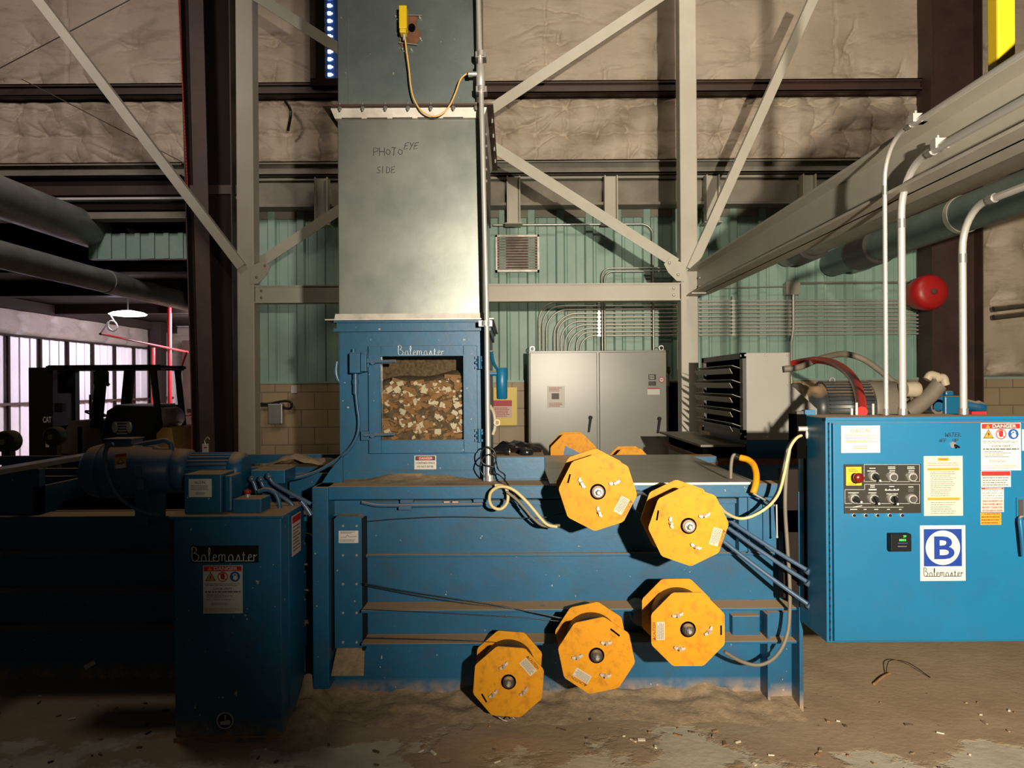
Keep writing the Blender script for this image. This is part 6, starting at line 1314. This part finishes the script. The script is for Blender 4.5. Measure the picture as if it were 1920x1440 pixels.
# ================================================================== FORK TRUCKS AND REAR ROOM
def fork_truck(dy, dx, lab):
    D = 12.0
    def Q(px, py, d=D):
        q = P(px, py, d); return V((q.x+dx, q.y+dy, q.z))
    o = Q(200, 850); t = thing('fork_truck', (o.x, D+dy, 0), lab, 'fork truck', 'two fork trucks')
    bk = M['black']
    xm0, xm1 = Q(80, 700).x, Q(124, 700).x; zt = Q(100, 690).z
    for s in (-0.35, 0.25):
        m = MB(); m.box(xm0, xm1, D+dy+s, D+dy+s+0.12, 0.05, zt, bk); m.build('mast_rail', t)
    m = MB(); m.box(xm0+0.02, xm1-0.02, D+dy-0.25, D+dy+0.27, 0.9, 1.4, bk); m.build('mast_carriage', t); m = MB(); m.box(xm0+0.05, xm1-0.05, D+dy-0.25, D+dy+0.25, zt-0.08, zt, bk); m.build('mast_crosshead', t)
    x0, x1 = Q(122, 690).x, Q(322, 690).x; z0, z1 = Q(0, 696).z, Q(0, 687).z
    m = MB(); m.box(x0, x1, D+dy-0.45, D+dy-0.38, z0, z1, bk); m.box(x0, x1, D+dy+0.38, D+dy+0.45, z0, z1, bk)
    for i in range(7): x = x0+(x1-x0)*i/6; m.box(x-0.03, x+0.03, D+dy-0.45, D+dy+0.45, z0+0.02, z1-0.01, bk)
    m.build('overhead_guard', t)
    for s in (-0.42, 0.42):
        m = MB(); a, b = Q(218, 693), Q(208, 800); m.bar((a.x, D+dy+s, a.z), (b.x, D+dy+s, b.z), 0.07, 0.15, bk, up=(1, 0, 0)); m.build('guard_post', t)
        m = MB(); a, b = Q(311, 693), Q(322, 800); m.bar((a.x, D+dy+s, a.z), (b.x, D+dy+s, b.z), 0.06, 0.08, bk, up=(1, 0, 0)); m.build('guard_post', t)
        m = MB(); a = Q(130, 690); m.box(a.x, a.x+0.06, D+dy+s-0.03, D+dy+s+0.03, 0.8, a.z, bk) if s > 9 else m.box(Q(176, 800).x, Q(184, 800).x, D+dy+s-0.03, D+dy+s+0.03, 0.5, 0.9, bk); m.build('body_strut', t)
    m = MB(); f = front(0, 0, D+dy-0.45); pts = [(Q(134, 848).x, 0.35), (Q(134, 848).x, Q(0, 818).z), (Q(152, 808).x, Q(0, 806).z), (Q(165, 786).x, Q(0, 787).z), (Q(212, 787).x, Q(0, 787).z), (Q(222, 840).x, Q(0, 840).z), (Q(222, 840).x, 0.35)]
    m.poly(f, pts, -0.9, 0, M['forktan']); m.build('body', t, 0.02)
    m = MB(); pts = [(Q(222, 848).x, 0.35), (Q(222, 830).x, Q(0, 815).z), (Q(229, 770).x, Q(0, 770).z), (Q(245, 760).x, Q(0, 761).z), (Q(312, 762).x, Q(0, 762).z), (Q(318, 800).x, Q(0, 800).z), (Q(320, 848).x, 0.35)]
    m.poly(f, pts, -0.9, 0.0, bk); m.build('engine_hood', t, 0.03)
    f2 = front(0, 0, D+dy-0.455); m = MB()
    for i in range(5): q = Q(257, 789+5*i); w_ = (0.11, 0.08, 0.06, 0.06, 0.08)[i]; m.pbox(f2, q.x-w_, q.x+w_, q.z-0.012, q.z+0.010, 0, 0.01, M['tankgrey'])
    for s in (-1, 1): q = Q(257+s*13, 798); m.ball((q.x, D+dy-0.46, q.z), 0.08, M['tankgrey'], 12, 8, sc=(0.6, 0.2, 1.1))
    m.build('hood_grille', t)
    m = MB(); q = Q(240, 762); m.box(q.x, Q(308, 0).x, D+dy-0.4, D+dy+0.3, Q(0, 763).z, Q(0, 759).z, M['white'] if 0 else M['silver']); m.build('hood_edge', t)
    m = MB(); a = Q(312, 783); m.lathe((a.x, D+dy-0.42, a.z), (a.x, D+dy+0.4, a.z), [(0, 0.06), (0.05, 0.14), (0.12, 0.17), (0.7, 0.17), (0.8, 0.1)], M['tankgrey'], 24); m.build('gas_bottle', t)
    m = MB(); pts = [(Q(318, 848).x, 0.3), (Q(318, 815).x, Q(0, 812).z), (Q(330, 800).x, Q(0, 800).z), (Q(346, 802).x, Q(0, 802).z), (Q(352, 848).x, Q(0, 846).z), (Q(352, 848).x, 0.3)]
    m.poly(f, pts, -0.9, 0, M['forkyellow']); m.build('counterweight', t, 0.03)
    m = MB(); q = Q(186, 775); m.ring(Fr((q.x, D+dy-0.1, q.z), (1, 0, -0.3), (0, 1, 0)), 0, 0, 0.13, 0.155, -0.012, 0.012, bk, 24); m.tube([(q.x, D+dy-0.1, q.z), (q.x-0.12, D+dy-0.1, q.z-0.3)], 0.025, bk, 8); m.build('steering_wheel', t)
    m = MB(); q = Q(162, 740); m.box(q.x-0.015, q.x+0.015, D+dy+0.1, D+dy+0.13, Q(0, 790).z, q.z, bk); m.build('lever', t)
    m = MB(); a, b = Q(178, 697), Q(204, 722); m.box(Q(190, 0).x, Q(206, 0).x, D+dy-0.3, D+dy-0.1, Q(0, 722).z, Q(0, 698).z, bk); m.tube([a, Q(190, 712), b], 0.03, bk, 8); m.build('work_lamp', t)
    m = MB(); q = Q(138, 762); m.box(q.x-0.06, q.x+0.06, D+dy-0.4, D+dy-0.3, q.z-0.08, q.z+0.06, bk); m.build('side_lamp', t)
    for i, px in enumerate((150, 300)):
        for s in (-0.5, 0.35):
            q = Q(px, 900); m = MB(); m.lathe((q.x, D+dy+s, 0.25), (q.x, D+dy+s+0.16, 0.25), [(0, 0.2), (0.02, 0.25), (0.14, 0.25), (0.16, 0.2)], bk, 28); m.build('wheel', t)
    return t, Q
t, Q = fork_truck(0, 0, 'dark fork truck with open overhead guard, the right-hand one in the rear room')
m = MB(); f = front(0, 0, 12-0.455); q = Q(117.5, 785); m.box(Q(109, 0).x, Q(127, 0).x, 11.53, 11.548, Q(0, 812).z, Q(0, 777).z, M['black']); m.text(front(0, 0, 11.53), 'CAT', Q(117.5, 0).x, Q(0, 785).z, 0.085, M['white'], 0.002, 0.125); m.build('side_badge', t, label='black badge with CAT in white')
m = MB(); m.box(Q(115, 0).x, Q(126, 0).x, 11.52, 11.53, 0.6, Q(0, 808).z, M['pink']); m.build('side_strip', t)
fork_truck(-1.5, -2.25, 'black fork truck cut off by the left edge, nearer than the other')
lm = P(240, 588, 13.0)
t = thing('hanging_lamp', (lm.x, 13.0, lm.z-0.05), 'glowing white disc lamp hanging in the rear room', 'lamp')
m = MB(); m.lathe((lm.x, 13, lm.z-0.05), (lm.x, 13, lm.z+1), [(0, 0.10), (0.02, 0.27), (0.04, 0.30), (0.07, 0.24), (0.10, 0.08)], M['lampwhite'], 28); m.build('lamp_shade', t)
m = MB(); m.cyl((lm.x, 13, lm.z+0.05), (lm.x, 13, 3.2), 0.012, M['gunmetal'], 8); m.build('pendant', t)
m = MB(); m.tube([P(x, y, 12.9) for x, y in ((208, 592), (214, 602), (220, 612), (212, 620), (203, 613), (206, 602), (216, 604), (220, 614), (213, 621), (202, 616), (203, 604), (196, 615), (188, 626))], 0.012, M['white'], 7); m.build('white_cord', label='white cord coiled in a loop below the hanging lamp', cat='cord')
rp = M['red']
def redpipe(a, b, da, db, r, lab):
    m = MB(); m.tube([P(*a, da), P(*b, db)], r, rp, 10, curve=False); m.build('red_pipe', label=lab, cat='pipe')
redpipe((188, 626), (352, 660), 12.5, 17.0, 0.02, 'long red sprinkler pipe sloping right below the lamp')
redpipe((318, 575), (318, 860), 16.0, 16.0, 0.045, 'upright red pipe above the gas bottle of the right fork truck')
redpipe((288, 652), (286, 860), 17.0, 17.0, 0.04, 'upright red pipe behind the overhead guard')
m = MB(); m.tube([P(x, y, 14) for x, y in ((350, 660), (340, 690), (335, 725), (340, 755), (346, 778), (370, 776))], 0.02, rp, 8); m.build('red_hose', label='thin red hose curling down beside the red post', cat='hose')
q = P(365, 800, 11.5); t = thing('red_post', (q.x, 11.5, 0), 'bright red safety post left of the dark column', 'post')
m = MB(); m.box(q.x-0.035, q.x+0.035, 11.45, 11.53, 0, P(0, 776, 11.5).z, rp); m.build('tube', t, 0.006); m = MB(); m.box(q.x-0.09, q.x+0.05, 11.44, 11.54, P(0, 776, 11.5).z, P(0, 769, 11.5).z, M['brown']); m.build('cap', t)
q = P(386, 840, 5.6); t = thing('lock_tag', (q.x, 5.6, 1.03), 'small white safety tag hung on a lock at the rear rail', 'tag')
x0, x1, z0, z1 = rect(379, 832, 391, 849, 5.2); m = MB(); m.box(x0, x1, 5.2, 5.203, z0, z1, M['white']); m.quad(front((x0+x1)/2, (z0+z1)/2, 5.2), -0.012, 0.012, 0.0, 0.008, 0.001, M['redink']); m.build('tag_card', t)
m = MB(); m.tube([P(x, y, 5.2) for x, y in ((385, 834), (384, 826), (389, 820), (393, 824))], 0.004, M['galv'], 6); m.build('hook', t)
